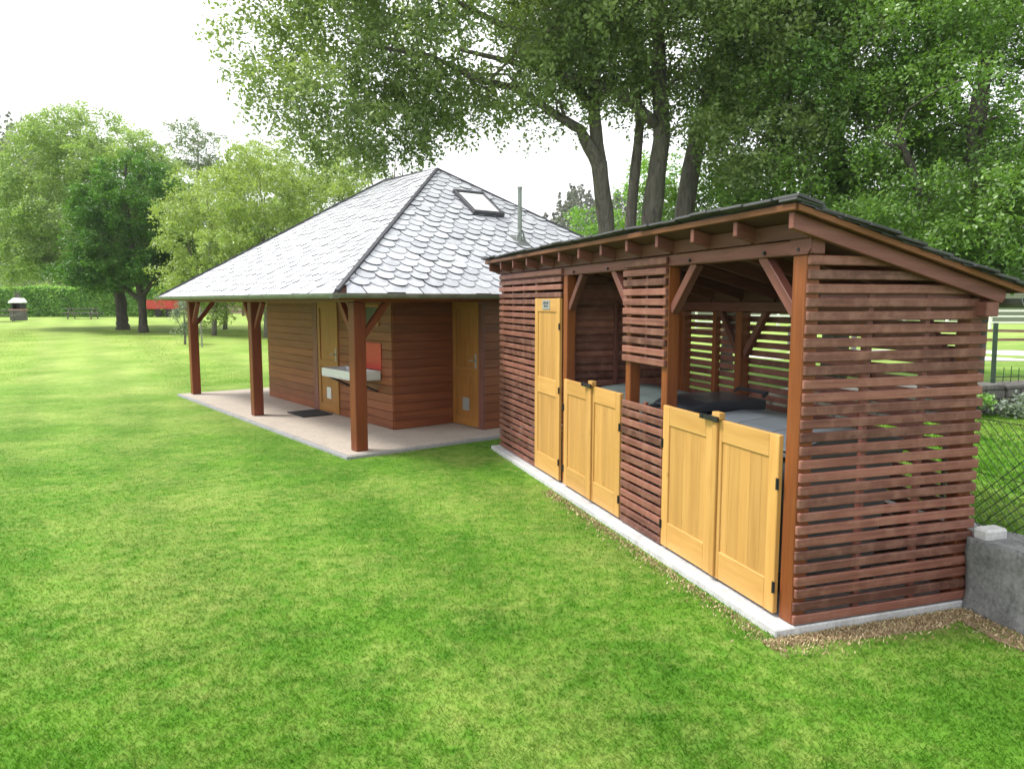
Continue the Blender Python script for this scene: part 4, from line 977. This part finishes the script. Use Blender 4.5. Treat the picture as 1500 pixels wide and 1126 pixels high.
# bare soil and dry clippings along the near side of the shelter and wall
b = MB(); ys = np.arange(-.1, 3.2, .1); prev = None
for X in ys:
    n = -.16 - .09 * abs(math.sin(X * 2.3)) - random.uniform(0, .05)
    cur = ((X, -.1 if X < 1.3 else -.1, .004), (X, n, .004))
    if X > 1.3: break
    if prev: b.poly([prev[0], prev[1], cur[1], cur[0]])
    prev = cur
prev = None
for Y in np.arange(-.1, -3.6, -.1):
    n = 1.3 - .1 - .08 * abs(math.sin(Y * 3.1)) - random.uniform(0, .04); cur = ((1.34, Y, .006), (n, Y, .006))
    if prev: b.poly([prev[0], prev[1], cur[1], cur[0]])
    prev = cur
so = shed_frame(b.build('soil', M['soil'])); tag(so, 'strip of bare soil at the foot of the shelter end and wall', kind='structure')
n = 9000; X = rng.uniform(-.25, 1.45, n); Y = -.1 - np.abs(rng.normal(0, .1, n)); k2 = rng.random(n) < .3
X[k2] = 1.3 - np.abs(rng.normal(0, .12, k2.sum())); Y[k2] = rng.uniform(-3, -.1, k2.sum())
k3 = (~k2) & (rng.random(n) < .3); X[k3] = -.16 - np.abs(rng.normal(0, .07, k3.sum())); Y[k3] = rng.uniform(-.1, 3.6, k3.sum())
x, y = to_world(SHED_ROT, SHED_O, X, Y)
g = blades(n, 0, 0, 0, .006, .022, 'dry_clippings', M['straw'], lambda x, y: np.full(len(x), .008), lambda x, y: np.ones(len(x), bool), .0009, (x, y)); tag(g, 'dry straw-coloured clippings along the shelter base', kind='stuff')

# ------------------------------------------------------------------ air
b = MB(); b.box(-330, 330, -70, 330, -2, 62); hz = b.build('haze', M['white']); hm = bpy.data.materials.new('haze_air'); hm.use_nodes = True; hn = hm.node_tree; hn.nodes.clear()
ho = hn.nodes.new('ShaderNodeOutputMaterial'); hv = hn.nodes.new('ShaderNodeVolumePrincipled'); hv.inputs['Color'].default_value = (.95, .97, 1, 1); hv.inputs['Density'].default_value = .0004
hn.links.new(hv.outputs[0], ho.inputs['Volume']); hz.data.materials.clear(); hz.data.materials.append(hm); tag(hz, 'thin pale haze over the far trees and hills', kind='stuff')
# ------------------------------------------------------------------ light, sky, camera
SUN_EL, SUN_AZ = R(54), R(-82)      # azimuth from +Y, clockwise; the sun stands high on the left
sv = Vector((math.sin(SUN_AZ) * math.cos(SUN_EL), math.cos(SUN_AZ) * math.cos(SUN_EL), math.sin(SUN_EL)))
sl = bpy.data.lights.new('sun', 'SUN'); sl.energy = 1.9; sl.angle = R(13); sl.color = (1, .955, .88)
so = bpy.data.objects.new('sun', sl); COL.objects.link(so); so.rotation_euler = (-sv).to_track_quat('-Z', 'Y').to_euler(); so.location = sv * 50
W = bpy.data.worlds.new('World'); SC.world = W; W.use_nodes = True; nt = W.node_tree; nt.nodes.clear()
sky = nt.nodes.new('ShaderNodeTexSky'); sky.sky_type = 'NISHITA'; sky.sun_disc = False; sky.sun_elevation = SUN_EL; sky.sun_rotation = SUN_AZ
sky.air_density = 1; sky.dust_density = 4; sky.ozone_density = 1
hs_ = nt.nodes.new('ShaderNodeHueSaturation'); hs_.inputs['Saturation'].default_value = .12; hs_.inputs['Value'].default_value = 1
mx = nt.nodes.new('ShaderNodeMixRGB'); mx.inputs['Fac'].default_value = .6; mx.inputs['Color2'].default_value = (9.5, 9.7, 10, 1)
bg = nt.nodes.new('ShaderNodeBackground'); bg.inputs['Strength'].default_value = .112; ow = nt.nodes.new('ShaderNodeOutputWorld')
nt.links.new(sky.outputs[0], hs_.inputs['Color']); nt.links.new(hs_.outputs[0], mx.inputs['Color1']); nt.links.new(mx.outputs[0], bg.inputs['Color']); nt.links.new(bg.outputs[0], ow.inputs['Surface'])
cam = bpy.data.cameras.new('camera'); cam.sensor_width = 36; cam.lens = 26.16; cam.clip_start = .05; cam.clip_end = 2000
co = bpy.data.objects.new('camera', cam); COL.objects.link(co); co.location = (0, 0, 2.0); co.rotation_euler = (R(90) - math.atan(121 / 1090), 0, 0)
SC.camera = co
SC.view_settings.view_transform = 'Standard'; SC.view_settings.look = 'None'; SC.view_settings.exposure = 1.12; SC.view_settings.gamma = 1
SC.cycles.max_bounces = 8; SC.cycles.diffuse_bounces = 3; SC.cycles.transparent_max_bounces = 8
SC.cycles.use_denoising = True
print('leaves', [n for _, n in T_], sum(n for _, n in T_))
